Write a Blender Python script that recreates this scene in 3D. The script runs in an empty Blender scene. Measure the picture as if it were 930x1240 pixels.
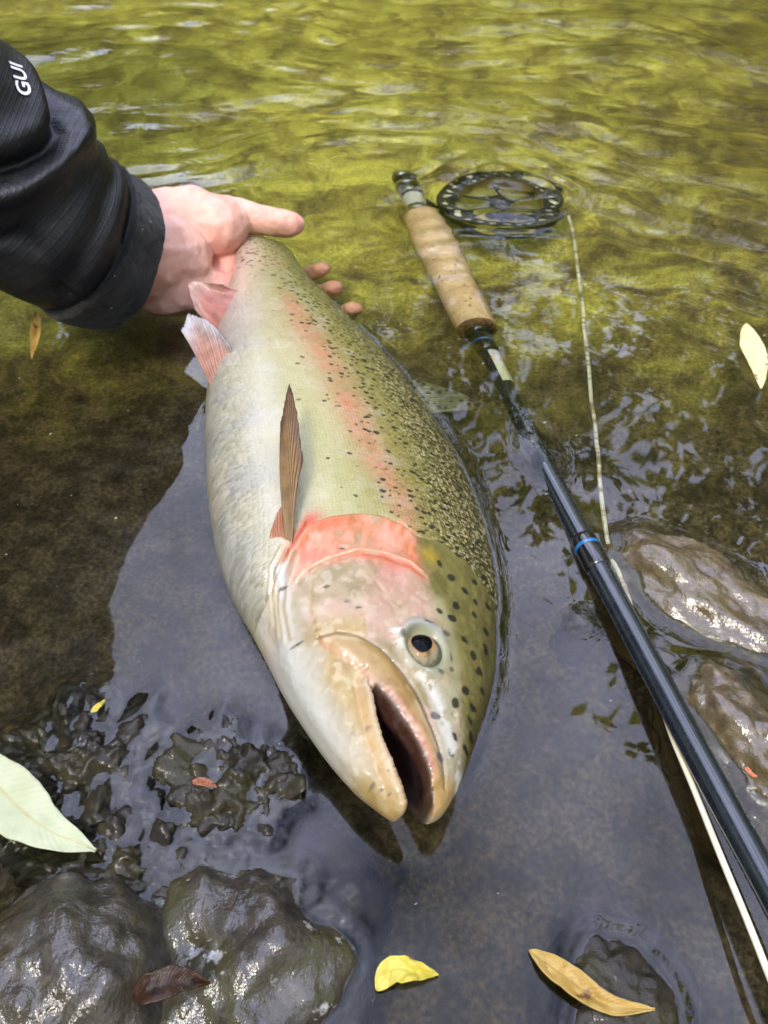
import bpy, bmesh, math, random
import numpy as np
from mathutils import Vector, Matrix

random.seed(7); RNG = np.random.default_rng(11)
SC = bpy.context.scene
COL = SC.collection

# ------------------------------------------------------------------ camera
CAM_H, PITCH, FPX = 0.27, math.radians(47), 895.0
cam_d = bpy.data.cameras.new('camera'); cam = bpy.data.objects.new('camera', cam_d); COL.objects.link(cam)
cam.location = (0, 0, CAM_H); cam.rotation_euler = (math.pi/2 - PITCH, 0, 0)
cam_d.sensor_fit = 'VERTICAL'; cam_d.sensor_height = 36; cam_d.lens = 36*FPX/1240
cam_d.clip_start = 0.01; cam_d.clip_end = 400
cam_d.dof.use_dof = True; cam_d.dof.focus_distance = 0.275; cam_d.dof.aperture_fstop = 22
SC.camera = cam

# ------------------------------------------------------------------ sky, sun, exposure
SUN_EL, SUN_AZ = math.radians(56), math.radians(205)      # azimuth clockwise from +Y
wd = bpy.data.worlds.new('World'); SC.world = wd; wd.use_nodes = True
nt = wd.node_tree; nt.nodes.clear()
def nn(t, typ, **kw):
    n = t.nodes.new(typ)
    for k, v in kw.items():
        if k.startswith('_'): n.inputs[k[1:].replace('_', ' ')].default_value = v
        else: setattr(n, k, v)
    return n
sky = nn(nt, 'ShaderNodeTexSky', sky_type='NISHITA', sun_disc=False, sun_elevation=SUN_EL, sun_rotation=SUN_AZ)
tc = nn(nt, 'ShaderNodeTexCoord')
cn = nn(nt, 'ShaderNodeTexNoise', _Scale=2.2, _Detail=7, _Roughness=0.55)
cr = nn(nt, 'ShaderNodeValToRGB'); cr.color_ramp.elements[0].position = .34; cr.color_ramp.elements[1].position = .62
cm = nn(nt, 'ShaderNodeMix', data_type='RGBA'); cm.inputs['B'].default_value = (17.0, 17.9, 24.5, 1)
mu = nn(nt, 'ShaderNodeMath', operation='MULTIPLY'); mu.inputs[1].default_value = .85
bg = nn(nt, 'ShaderNodeBackground', _Strength=0.15); wo = nn(nt, 'ShaderNodeOutputWorld')
nt.links.new(tc.outputs['Generated'], cn.inputs['Vector']); nt.links.new(cn.outputs['Fac'], cr.inputs[0])
nt.links.new(cr.outputs[0], mu.inputs[0]); nt.links.new(mu.outputs[0], cm.inputs['Factor'])
nt.links.new(sky.outputs[0], cm.inputs['A']); nt.links.new(cm.outputs['Result'], bg.inputs[0]); nt.links.new(bg.outputs[0], wo.inputs[0])
sun_d = bpy.data.lights.new('sun', 'SUN'); sun = bpy.data.objects.new('sun', sun_d); COL.objects.link(sun)
sun_d.energy = 2.2; sun_d.angle = math.radians(12); sun_d.color = (1, .90, .76)
sdir = Vector((math.sin(SUN_AZ)*math.cos(SUN_EL), math.cos(SUN_AZ)*math.cos(SUN_EL), math.sin(SUN_EL)))
sun.rotation_euler = sdir.to_track_quat('Z', 'Y').to_euler(); sun.location = sdir*20
SC.view_settings.view_transform = 'Standard'; SC.view_settings.look = 'None'
SC.view_settings.exposure = 0.85; SC.view_settings.gamma = 1
SC.render.engine = 'CYCLES'
SC.cycles.use_denoising = True
SC.cycles.max_bounces = 10; SC.cycles.transparent_max_bounces = 12; SC.cycles.sample_clamp_indirect = 20
SC.cycles.caustics_refractive = True; SC.cycles.caustics_reflective = False; SC.cycles.blur_glossy = 0.3

# ------------------------------------------------------------------ helpers
SP_, CP_ = math.sin(PITCH), math.cos(PITCH)
def ray(px, py):
    v = (py-620)/FPX
    return np.array([(px-465)/FPX, CP_-v*SP_, -(SP_+v*CP_)])
def P(px, py, z=0.):
    """where the sight line of photo point (px, py) meets the level z (above water)"""
    d = ray(px, py); return np.array([0, 0, CAM_H]) + d*((z-CAM_H)/d[2])
def PU(px, py, z, n=1.33):
    """the same for a level under water: the sight line bends at the surface"""
    w = P(px, py, 0.); d = ray(px, py); d = d/np.linalg.norm(d); c = -d[2]
    r = d/n + (c/n - math.sqrt(1-(1-c*c)/n**2))*np.array([0, 0, 1.])
    return w + r*(z/r[2])
def PW(px, py, z): return P(px, py, z) if z >= 0 else PU(px, py, z)

def _hash(i, j, k, s):
    h = (i*374761393 + j*668265263 + k*2147483647 + s*974711) & 0xffffffff
    h = ((h ^ (h >> 13))*1274126177) & 0xffffffff
    h = ((h ^ (h >> 16))*2246822519) & 0xffffffff
    return ((h ^ (h >> 15)) & 0xffff)/65535.0
def vnoise(p, s=0):
    """value noise, p (..., 3) -> -1..1"""
    p = np.asarray(p, float); f = np.floor(p).astype(np.int64); t = p-f; t = t*t*t*(t*(t*6-15)+10)
    r = 0
    for a in (0, 1):
        wa = t[..., 0] if a else 1-t[..., 0]
        for b in (0, 1):
            wb = t[..., 1] if b else 1-t[..., 1]
            for c in (0, 1):
                wc = t[..., 2] if c else 1-t[..., 2]
                r = r + wa*wb*wc*_hash(f[..., 0]+a, f[..., 1]+b, f[..., 2]+c, s)
    return r*2-1
def fbm(p, o=4, s=0, g=.5):
    p = np.asarray(p, float); r = 0; a = 1
    for k in range(o):
        r = r + a*vnoise(p*2.03**k + 17.3*k, s+k); a *= g
    return r
def ss(a, b, x):
    t = np.clip((x-a)/(b-a), 0, 1); return t*t*(3-2*t)
def lin(r, g, b):
    f = lambda c: ((c/255+.055)/1.055)**2.4 if c > 10 else c/255/12.92
    return np.array([f(r), f(g), f(b)])

def link(name, me, mat=None, parent=None, smooth=True):
    o = bpy.data.objects.new(name, me); COL.objects.link(o)
    if mat: me.materials.append(mat)
    if smooth: me.polygons.foreach_set('use_smooth', [True]*len(me.polygons))
    if parent: o.parent = parent
    return o
def mesh(verts, faces):
    me = bpy.data.meshes.new('m'); me.from_pydata([tuple(map(float, v)) for v in verts], [], [tuple(map(int, f)) for f in faces]); me.update(); return me
def gridmesh(X, closed_v=False, caps=False):
    """X (n, m, 3) -> quads mesh with uv = (i, j)"""
    n, m = X.shape[:2]
    i, j = np.meshgrid(np.arange(n-1), np.arange(m if closed_v else m-1), indexing='ij')
    j2 = (j+1) % m
    f = np.stack([i*m+j, (i+1)*m+j, (i+1)*m+j2, i*m+j2], -1).reshape(-1, 4)
    me = bpy.data.meshes.new('m'); nv = n*m; nf = len(f)
    me.vertices.add(nv); me.vertices.foreach_set('co', X.reshape(-1).astype(np.float32))
    extra = ([list(range(m))[::1], [(n-1)*m+k for k in range(m)][::-1]] if caps else [])
    nl = nf*4 + sum(map(len, extra))
    me.loops.add(nl); me.polygons.add(nf+len(extra))
    lv = np.concatenate([f.reshape(-1)] + [np.array(e) for e in extra])
    ls = np.concatenate([np.arange(nf)*4] + ([np.array([nf*4, nf*4+m])] if caps else []))
    me.loops.foreach_set('vertex_index', lv.astype(np.int32)); me.polygons.foreach_set('loop_start', ls.astype(np.int32))
    me.update(calc_edges=True); me.validate(); return me
def coords(me):
    a = np.empty(len(me.vertices)*3, np.float32); me.vertices.foreach_get('co', a); return a.reshape(-1, 3).astype(float)
def normals(me):
    a = np.empty(len(me.vertices)*3, np.float32); me.vertex_normals.foreach_get('vector', a); return a.reshape(-1, 3).astype(float)
def setco(me, X): me.vertices.foreach_set('co', X.reshape(-1).astype(np.float32)); me.update()
def setcol(me, C, name='col'):
    a = me.color_attributes.new(name, 'FLOAT_COLOR', 'POINT')
    a.data.foreach_set('color', np.concatenate([C, np.ones((len(C), 1))], 1).reshape(-1).astype(np.float32))
def setvec(me, V, name):
    a = me.attributes.new(name, 'FLOAT_VECTOR', 'POINT'); a.data.foreach_set('vector', V.reshape(-1).astype(np.float32))
def evaluated(o):
    dg = bpy.context.evaluated_depsgraph_get(); me = bpy.data.meshes.new_from_object(o.evaluated_get(dg)); return me
def drop(o):
    me = o.data; bpy.data.objects.remove(o); bpy.data.meshes.remove(me)
def tag(o, label, cat, group=None, kind=None):
    o['label'] = label; o['category'] = cat
    if group: o['group'] = group
    if kind: o['kind'] = kind
    return o
def structure(o, label=None, kind='structure'):
    o['kind'] = kind
    if label: o['label'] = label
    return o
def empty(name, loc):
    o = bpy.data.objects.new(name, None); COL.objects.link(o); o.location = tuple(map(float, loc)); o.empty_display_size = .02; return o
def under(child, par):
    """parent keeping the child where it stands"""
    child.parent = par; child.matrix_parent_inverse = Matrix.Translation(par.location).inverted(); return child
def frames(path):
    """tangent + two normals along a polyline"""
    t = np.gradient(path, axis=0); t /= np.linalg.norm(t, axis=1, keepdims=True)
    ref = np.array([0, 0, 1.]); a = []; n = np.cross(t[0], ref)
    if np.linalg.norm(n) < 1e-3: n = np.cross(t[0], [0, 1., 0])
    for k in range(len(path)):
        n = n - t[k]*np.dot(n, t[k]); n = n/np.linalg.norm(n); a.append(n)
    a = np.array(a); b = np.cross(t, a); return t, a, b
def tube(path, rad, m=16, caps=True):
    path = np.asarray(path, float); rad = np.broadcast_to(rad, (len(path),)); t, a, b = frames(path)
    th = np.arange(m)*2*math.pi/m
    X = path[:, None] + rad[:, None, None]*(np.cos(th)[None, :, None]*a[:, None] + np.sin(th)[None, :, None]*b[:, None])
    return gridmesh(X, True, caps)
def spline(pts, n):
    """Catmull-Rom through pts"""
    p = np.asarray(pts, float); p = np.vstack([2*p[0]-p[1], p, 2*p[-1]-p[-2]]); k = len(p)-3
    s = np.linspace(0, k-1e-9, n); i = s.astype(int); t = (s-i)[:, None]
    a, b, c, d = p[i], p[i+1], p[i+2], p[i+3]
    return .5*((2*b)+(c-a)*t+(2*a-5*b+4*c-d)*t**2+(-a+3*b-3*c+d)*t**3)

# ------------------------------------------------------------------ materials
def mat(name, col=(.5, .5, .5), rough=.5, spec=.5, coat=0, metal=0, **kw):
    m = bpy.data.materials.new(name); m.use_nodes = True; t = m.node_tree; b = t.nodes['Principled BSDF']
    b.inputs['Base Color'].default_value = (*col, 1); b.inputs['Roughness'].default_value = rough
    b.inputs['Specular IOR Level'].default_value = spec; b.inputs['Metallic'].default_value = metal
    b.inputs['Coat Weight'].default_value = coat; b.inputs['Coat Roughness'].default_value = .08
    for k, v in kw.items(): b.inputs[k.replace('_', ' ')].default_value = v
    return m, t, b
def ramp(t, fac, stops):
    r = nn(t, 'ShaderNodeValToRGB'); e = r.color_ramp.elements
    while len(e) < len(stops): e.new(.5)
    for k, (p, c) in enumerate(stops):
        e[k].position = p; e[k].color = (*c, 1) if len(c) == 3 else c
    t.links.new(fac, r.inputs[0]); return r.outputs[0]
def noise(t, vec, scale, detail=6, rough=.6, dist=0):
    n = nn(t, 'ShaderNodeTexNoise', _Scale=scale, _Detail=detail, _Roughness=rough, _Distortion=dist)
    if vec is not None: t.links.new(vec, n.inputs['Vector'])
    return n.outputs['Fac']
def mixc(t, fac, a, b, mode='MIX'):
    m = nn(t, 'ShaderNodeMix', data_type='RGBA', blend_type=mode)
    for k, v in (('Factor', fac), ('A', a), ('B', b)):
        if isinstance(v, (int, float)): m.inputs[k].default_value = v
        elif isinstance(v, (tuple, list, np.ndarray)): m.inputs[k].default_value = (*v, 1)
        else: t.links.new(v, m.inputs[k])
    return m.outputs['Result']
def math_(t, op, a, b=None, clamp=False):
    m = nn(t, 'ShaderNodeMath', operation=op, use_clamp=clamp)
    for k, v in ((0, a), (1, b)):
        if v is None: continue
        if isinstance(v, (int, float)): m.inputs[k].default_value = v
        else: t.links.new(v, m.inputs[k])
    return m.outputs[0]
def bump(t, b, h, strength=.3, dist=.001, prev=None):
    n = nn(t, 'ShaderNodeBump', _Strength=strength, _Distance=dist); t.links.new(h, n.inputs['Height'])
    if prev is not None: t.links.new(prev, n.inputs['Normal'])
    t.links.new(n.outputs[0], b.inputs['Normal']); return n.outputs[0]
def objco(t): return nn(t, 'ShaderNodeTexCoord').outputs['Object']
def geoco(t): return nn(t, 'ShaderNodeNewGeometry').outputs['Position']
def attr(t, name): return nn(t, 'ShaderNodeAttribute', attribute_name=name)

# ================================================================== SETTING
# ---- riverbed: one sheet from under the camera to the banks
def bed_level(x, y):
    z = np.full(np.shape(x), -.060)
    z = z - .045*ss(.30, .75, y) - .05*ss(.8, 2.0, y) - .02*ss(.15, .5, x)*ss(.1, .5, y)
    bank = np.maximum.reduce([ss(3.6, 5.6, y), ss(2.6, 4.2, x), ss(2.8, 4.2, -x)])
    z = z + bank*(.75+.25*fbm(np.stack([x*.5, y*.5, 0*x], -1), 2, 5))
    z = z + .09*ss(.02, .5, -y)
    return z
def nonuni(lo, hi, c0, c1, fine, n_out):
    mid = np.arange(c0, c1, fine); a = c0-np.geomspace(fine, c0-lo, n_out)[::-1]; b = mid[-1]+np.geomspace(fine, hi-mid[-1], n_out)
    return np.concatenate([a, mid, b])
xs = nonuni(-60, 60, -.75, .75, .005, 70); ys = nonuni(-30, 90, .0, 1.5, .005, 70)
GX, GY = np.meshgrid(xs, ys, indexing='ij')
q = np.stack([GX, GY, 0*GX], -1)
bz = bed_level(GX, GY) + .0035*fbm(q*28, 4, 21) + .006*fbm(q*9, 3, 22)*ss(.2, .6, GY) + .0012*fbm(q*90, 2, 23)
bz = bz + .004*np.maximum(0, fbm(q*45, 3, 31)-.2)*ss(.25, .5, GY)
bed_m, t, b = mat('silt', rough=.85, spec=.2)
co = geoco(t); sx = nn(t, 'ShaderNodeSeparateXYZ'); t.links.new(co, sx.inputs[0])
silt = ramp(t, noise(t, co, 60, 8, .7), [(.30, (.017, .012, .006)), (.46, (.040, .029, .014)), (.58, (.084, .063, .032)), (.72, (.05, .038, .019))])
grain = ramp(t, noise(t, co, 420, 4, .6), [(.3, (.4, .4, .4)), (.5, (1, 1, 1)), (.68, (1.7, 1.65, 1.55))])
silt = mixc(t, 1, silt, grain, 'MULTIPLY')
bx_ = nn(t, 'ShaderNodeMapRange', interpolation_type='SMOOTHSTEP'); t.links.new(math_(t, 'SUBTRACT', sx.outputs[0], math_(t, 'MULTIPLY', sx.outputs[1], .35)), bx_.inputs[0]); bx_.inputs[1].default_value = -.25; bx_.inputs[2].default_value = .25
alg_lit = ramp(t, math_(t, 'SUBTRACT', math_(t, 'ADD', noise(t, co, 18, 8, .70, .8), .05), math_(t, 'MULTIPLY', bx_.outputs[0], .12)), [(.30, (.07, .052, .020)), (.43, (.17, .13, .042)), (.53, (.34, .30, .060)), (.66, (.62, .575, .105))])  # algae colour brightened to carry the sunlit foliage reflection, browner to the right
alg_lit = mixc(t, .6, alg_lit, grain, 'MULTIPLY')
far = math_(t, 'ADD', math_(t, 'MULTIPLY', sx.outputs[1], 1.0), math_(t, 'MULTIPLY', noise(t, co, 6, 5, .6), .55))
mr = nn(t, 'ShaderNodeMapRange', interpolation_type='SMOOTHSTEP'); t.links.new(far, mr.inputs[0]); mr.inputs[1].default_value = .60; mr.inputs[2].default_value = .90
und = mixc(t, mr.outputs[0], silt, alg_lit)
gr = ramp(t, noise(t, co, 3.5, 8, .7), [(.3, (.035, .045, .012)), (.55, (.07, .095, .02)), (.7, (.10, .12, .03))])
mr2 = nn(t, 'ShaderNodeMapRange'); t.links.new(sx.outputs[2], mr2.inputs[0]); mr2.inputs[1].default_value = .02; mr2.inputs[2].default_value = .2
t.links.new(mixc(t, mr2.outputs[0], und, gr), b.inputs['Base Color'])
bump(t, b, noise(t, co, 160, 6, .7), .6, .003)
bed = structure(link('riverbed', gridmesh(np.stack([GX, GY, bz], -1)), bed_m), 'brown silty riverbed with algae under shallow clear water')

# ---- water: one sheet with real ripples
def water_level(x, y):
    far = ss(.36, .75, y + .16*ss(.1, .4, x) - .04*ss(0, .3, -x))
    # slow swells bent by a warp, crests lying across the view, turning down to the right
    wx = x + .05*fbm(np.stack([x*4, y*4, 0*x], -1), 2, 41); wy = y + .05*fbm(np.stack([x*4, y*4, 0*x+3], -1), 2, 42)
    rot = .45*ss(.0, .35, x); u = wx*np.cos(rot)-wy*np.sin(rot)*.0 + 0; v = wy*np.cos(rot)+wx*np.sin(rot)
    s = fbm(np.stack([wx*8, v*15, 0*x], -1), 3, 43, .5)
    s2 = fbm(np.stack([wx*22, v*38, 0*x+5], -1), 2, 44)
    z = far*(.0042*s + .0010*s2)*(1+1.5*ss(.8, 3, y))
    z = z + .00030*fbm(np.stack([wx*14, wy*14, 0*x], -1), 2, 45)*(1-far)
    return z
wxs = nonuni(-60, 60, -.46, .52, .0024, 70); wys = nonuni(-30, 90, .02, 1.25, .0024, 70)
WX, WY = np.meshgrid(wxs, wys, indexing='ij'); WZ = water_level(WX, WY)
CONTACT = []; WATER_DENTS = []     # filled below by things that pull the surface up or push it down
wat = bpy.data.materials.new('water'); wat.use_nodes = True; t = wat.node_tree; t.nodes.clear()
out = nn(t, 'ShaderNodeOutputMaterial'); rf = nn(t, 'ShaderNodeBsdfRefraction', _IOR=1.33, _Roughness=0.0); gl = nn(t, 'ShaderNodeBsdfGlossy', _Roughness=0.0)
rf.inputs['Color'].default_value = (.93, .95, .86, 1)
fr = nn(t, 'ShaderNodeFresnel', _IOR=1.55); mx = nn(t, 'ShaderNodeMixShader')
co = geoco(t); sx = nn(t, 'ShaderNodeSeparateXYZ'); t.links.new(co, sx.inputs[0])
mp = nn(t, 'ShaderNodeMapping'); mp.inputs['Scale'].default_value = (1, 2.2, 1); t.links.new(co, mp.inputs[0])
fm = nn(t, 'ShaderNodeMapRange', interpolation_type='SMOOTHSTEP'); t.links.new(sx.outputs[1], fm.inputs[0]); fm.inputs[1].default_value = .35; fm.inputs[2].default_value = .9
hgt = math_(t, 'MULTIPLY', noise(t, mp.outputs[0], 38, 3, .5, .4), fm.outputs[0])
bp = nn(t, 'ShaderNodeBump', _Strength=.5, _Distance=.0022); t.links.new(hgt, bp.inputs['Height'])
for n_ in (rf, gl, fr): t.links.new(bp.outputs[0], n_.inputs['Normal'])
t.links.new(fr.outputs[0], mx.inputs[0]); t.links.new(rf.outputs[0], mx.inputs[1]); t.links.new(gl.outputs[0], mx.inputs[2]); t.links.new(mx.outputs[0], out.inputs[0])

# ---- woods along the banks: mirrored green in front, unseen behind where they block the sky
def build_woods():
    V = []; F = []; 
    trees = []
    for a in np.arange(-176, 181, 13.):
        ar = math.radians(a + random.uniform(-4, 4)); r = random.uniform(7.2, 8.2) if -50 < a < 20 else random.uniform(5.4, 6.6)
        h = random.uniform(3.7, 4.3) if a < -4 else random.uniform(3.9, 4.4)                       # lower over the far bank, taller beside and behind
        if 0 <= a <= 18: r = random.uniform(6.2, 6.7); h = random.uniform(4.6, 5.0)
        if 18 < a < 110: h = random.uniform(6.0, 7.2)
        if a < -50: h = random.uniform(6.0, 7.5)
        if a > 110 or a < -130: h = random.uniform(6.5, 7.5)  # unseen trees behind, made tall to cut the sky light
        trees.append((r*math.sin(ar), r*math.cos(ar), h))
    for (x, y, h) in trees:
        n0 = len(V); m = 9                                       # trunk
        for k in range(8):
            z = h*.85*k/7; rr = .16*(1-k/8.5)+.02
            for j in range(m):
                V.append((x+rr*math.cos(j*2*math.pi/m)+.1*math.sin(k), y+rr*math.sin(j*2*math.pi/m), .3+z))
        for k in range(7):
            for j in range(m): F.append((n0+k*m+j, n0+k*m+(j+1) % m, n0+(k+1)*m+(j+1) % m, n0+(k+1)*m+j))
        for c in range(52):                                      # leaf clumps
            th = random.uniform(0, 6.28); zz = random.uniform(.04, 1.0)
            rr = 1.7*math.sqrt(random.random())*(1.15-.75*abs(zz-.45))
            cx, cy, cz = x+rr*math.cos(th), y+rr*math.sin(th), .2+zz*h; cs = random.uniform(.3, .62)
            for k in range(60):
                d = np.random.default_rng(c*1000+k+int(abs(x)*977)).normal(size=3)*cs*.5
                p = np.array([cx, cy, cz])+d*[1.1, 1.1, .7]; L = random.uniform(.08, .15)
                e1 = RNG.normal(size=3); e1 /= np.linalg.norm(e1); e2 = np.cross(e1, RNG.normal(size=3)); e2 /= np.linalg.norm(e2)
                n0 = len(V); V += [tuple(p-e1*L), tuple(p+e2*L*.45), tuple(p+e1*L), tuple(p-e2*L*.45)]; F.append((n0, n0+1, n0+2, n0+3))
    for c in range(420):                                         # brush along the far bank
        ar = math.radians(random.uniform(-75, 75)); r = random.uniform(4.3, 6.2); cx, cy, cz = r*math.sin(ar), r*math.cos(ar), random.uniform(.1, 1.9)
        for k in range(34):
            p = np.array([cx, cy, cz])+RNG.normal(size=3)*[.3, .3, .22]; L = random.uniform(.09, .17)
            e1 = RNG.normal(size=3); e1 /= np.linalg.norm(e1); e2 = np.cross(e1, RNG.normal(size=3)); e2 /= np.linalg.norm(e2)
            n0 = len(V); V += [tuple(p-e1*L), tuple(p+e2*L*.5), tuple(p+e1*L), tuple(p-e2*L*.5)]; F.append((n0, n0+1, n0+2, n0+3))
    m_, t, b = mat('leaf_canopy', rough=.5, spec=.3)
    oi = geoco(t)
    c = ramp(t, noise(t, oi, 1.3, 4, .6), [(.36, (.05, .065, .010)), (.48, (.20, .21, .022)), (.60, (.42, .39, .035))])
    t.links.new(c, b.inputs['Base Color'])
    tr = nn(t, 'ShaderNodeBsdfTranslucent'); c2 = mixc(t, 1, c, (2.0, 2.1, 1.2), 'MULTIPLY'); t.links.new(c2, tr.inputs[0])
    ms = nn(t, 'ShaderNodeMixShader', _Fac=.45); t.links.new(b.outputs[0], ms.inputs[1]); t.links.new(tr.outputs[0], ms.inputs[2])
    t.links.new(ms.outputs[0], t.nodes['Material Output'].inputs[0])
    o = link('woods', mesh(V, F), m_, smooth=False)
    tag(o, 'sunlit green riverside trees mirrored in the rippled water', 'woods', kind='stuff')
build_woods()

# ================================================================== FISH
# local fish space: u snout -> tail, v belly -> back, w outwards from the flank that faces up (metres)
FISH_ROLL = math.radians(22)
SPINE = [[1.616201, 1.629045, -1.615929, 0.046535, -0.134939, 0.008798],
         [-8.618094, 10.797567, -4.233657, 0.669666, 0.899658, 0.095265],
         [4.575823, -3.562201, -0.700663, 1.100670, -0.264042, 0.021019]]
PROF = np.array([(0, 12, 9.5), (10, 19.2, 18.6), (20, 25.5, 25.0), (30, 30.8, 30.2), (40, 36.2, 35.0), (50, 41.9, 39.6), (60, 47.0, 43.4), (70, 51.2, 46.8), (80, 55.0, 50.2), (90, 58.6, 53.8), (100, 63.2, 57.7), (110, 66, 61.2), (120, 68.5, 63.9), (130, 70.2, 65.3), (140, 71.6, 66.4), (150, 72.8, 67.1), (160, 73.5, 67.6), (170, 74, 67.9), (180, 74, 67.8), (190, 73.4, 67.4), (200, 72.4, 66.9), (210, 71.2, 66.2), (220, 70, 65.5), (230, 68.8, 64.5), (240, 67.3, 63.0), (250, 65.8, 61.4), (260, 64.2, 59.6), (270, 62.4, 57.4), (280, 60.2, 55.1), (290, 57.4, 52.7), (300, 54.4, 50.4), (310, 51.2, 47.9), (320, 48.0, 45.5), (330, 45.1, 43.0), (340, 42.6, 40.5), (350, 40.1, 37.6), (360, 37.4, 34.4), (370, 34.8, 31.4), (380, 32.2, 28.4), (390, 29.9, 25.9), (400, 28.2, 24.0), (410, 26.6, 22.6), (420, 25.1, 21.3), (430, 23.6, 20.2)])/1000
def lateral(u): return np.interp(u, [0, .01, .03, .06, .1, .14, .2, .26, .32, .38, .43], [.0065, .0115, .0185, .0260, .033, .037, .0385, .0365, .030, .020, .013])
def fish_pose(u, v, w):
    uc = np.clip(u, -.01, .44)
    c = np.stack([np.polyval(k, uc) for k in SPINE], -1); tg = np.stack([np.polyval(np.polyder(k), uc) for k in SPINE], -1)
    tg = tg/np.linalg.norm(tg, axis=-1, keepdims=True); c = c + tg*(u-uc)[..., None]
    r = np.stack([tg[..., 1], -tg[..., 0], 0*tg[..., 0]], -1); r = r/np.linalg.norm(r, axis=-1, keepdims=True); l0 = np.cross(r, tg)
    D = math.cos(FISH_ROLL)*r - math.sin(FISH_ROLL)*l0; L = math.cos(FISH_ROLL)*l0 + math.sin(FISH_ROLL)*r
    return c + v[..., None]*D + w[..., None]*L
def segdist(x, y, pts):
    """distance to a polyline (mm) and the signed side"""
    best = np.full(x.shape, 1e9); side = np.zeros(x.shape); pts = np.asarray(pts, float)
    for a, c in zip(pts[:-1], pts[1:]):
        d = c-a; tt = np.clip(((x-a[0])*d[0]+(y-a[1])*d[1])/(d@d), 0, 1)
        ex, ey = x-a[0]-tt*d[0], y-a[1]-tt*d[1]; r = np.hypot(ex, ey); k = r < best
        best = np.where(k, r, best); side = np.where(k, np.sign(d[0]*(y-a[1])-d[1]*(x-a[0])), side)
    return best, side
def inpoly(x, y, pts):
    r = np.zeros(x.shape, bool); n = len(pts)
    for k in range(n):
        (x1, y1), (x2, y2) = pts[k], pts[(k+1) % n]
        if y1 == y2: continue
        r ^= ((y1 > y) != (y2 > y)) & (x < (x2-x1)*(y-y1)/(y2-y1)+x1)
    return r
MAX_UP = [(61.7, -33.7), (62.2, -27.5), (59.8, -19.9), (53.6, -11.5), (45.0, -4.2), (37.3, 0.6), (29.2, 3.9), (22.5, 7.0), (14, 10), (6, 11)]
MAX_LO = [(58.4, -33.3), (51.7, -27.5), (46.9, -21.6), (41.1, -16.7), (33.5, -11.4), (26.3, -7.0), (23.0, -3.9), (15.3, .5), (8.6, 3.4), (3, 5.2)]
LIP_UP = [(41.0, -16.2), (32.0, -8.6), (23.0, -2.3), (15.3, 2.0), (8.6, 4.7), (0.5, 6.0), (-12, 8)]
LIP_LO = [(41.0, -16.9), (29.2, -14.8), (19.1, -12.2), (9.1, -8.2), (2.9, -5.0), (-3, -3.4), (-12, -1)]
OPK = [(104, -46), (108.1, -41.1), (116.7, -36.6), (120.5, -27.7), (122.9, -16.6), (123.4, -5.1), (119.1, 4.5), (110.5, 9.8), (99.5, 12.9), (88, 14)]
CREASE = [(90.3, -41), (93.3, -38.4), (98.1, -29.5), (102.8, -17.0), (101.9, -6.3), (99.0, 5.1), (94.7, 10.5)]
MAND = [(97.6, -46.4), (81.8, -45.5), (64.1, -43.3), (45.9, -37.9), (24.9, -28.5), (9.1, -18.5)]
HEAD_SPOTS = [(101.4, 19.6), (95.2, 24.4), (91.4, 31.2), (88, 36.5), (81.8, 24.4), (74.6, 21.2), (65.5, 25.8), (60.3, 29.6), (55, 32.5), (76.1, 15.2), (80.8, 33.8), (43.5, 23.3), (38.7, 26.7), (33.5, 24.6), (36.8, 17.6), (29.2, 8.0), (17.7, 13.9), (28, 25.6), (14.3, 8.7), (118.1, 36.2), (117.2, 25.8), (122.9, 20.2), (76.1, 40.3), (89.4, 44.6), (104.3, 45.9), (48, 33.5), (22, 21.5), (67, 38), (98, 38), (110, 31), (24, 16)]
EYE_U, EYE_V = 57.5, 6.5

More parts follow.
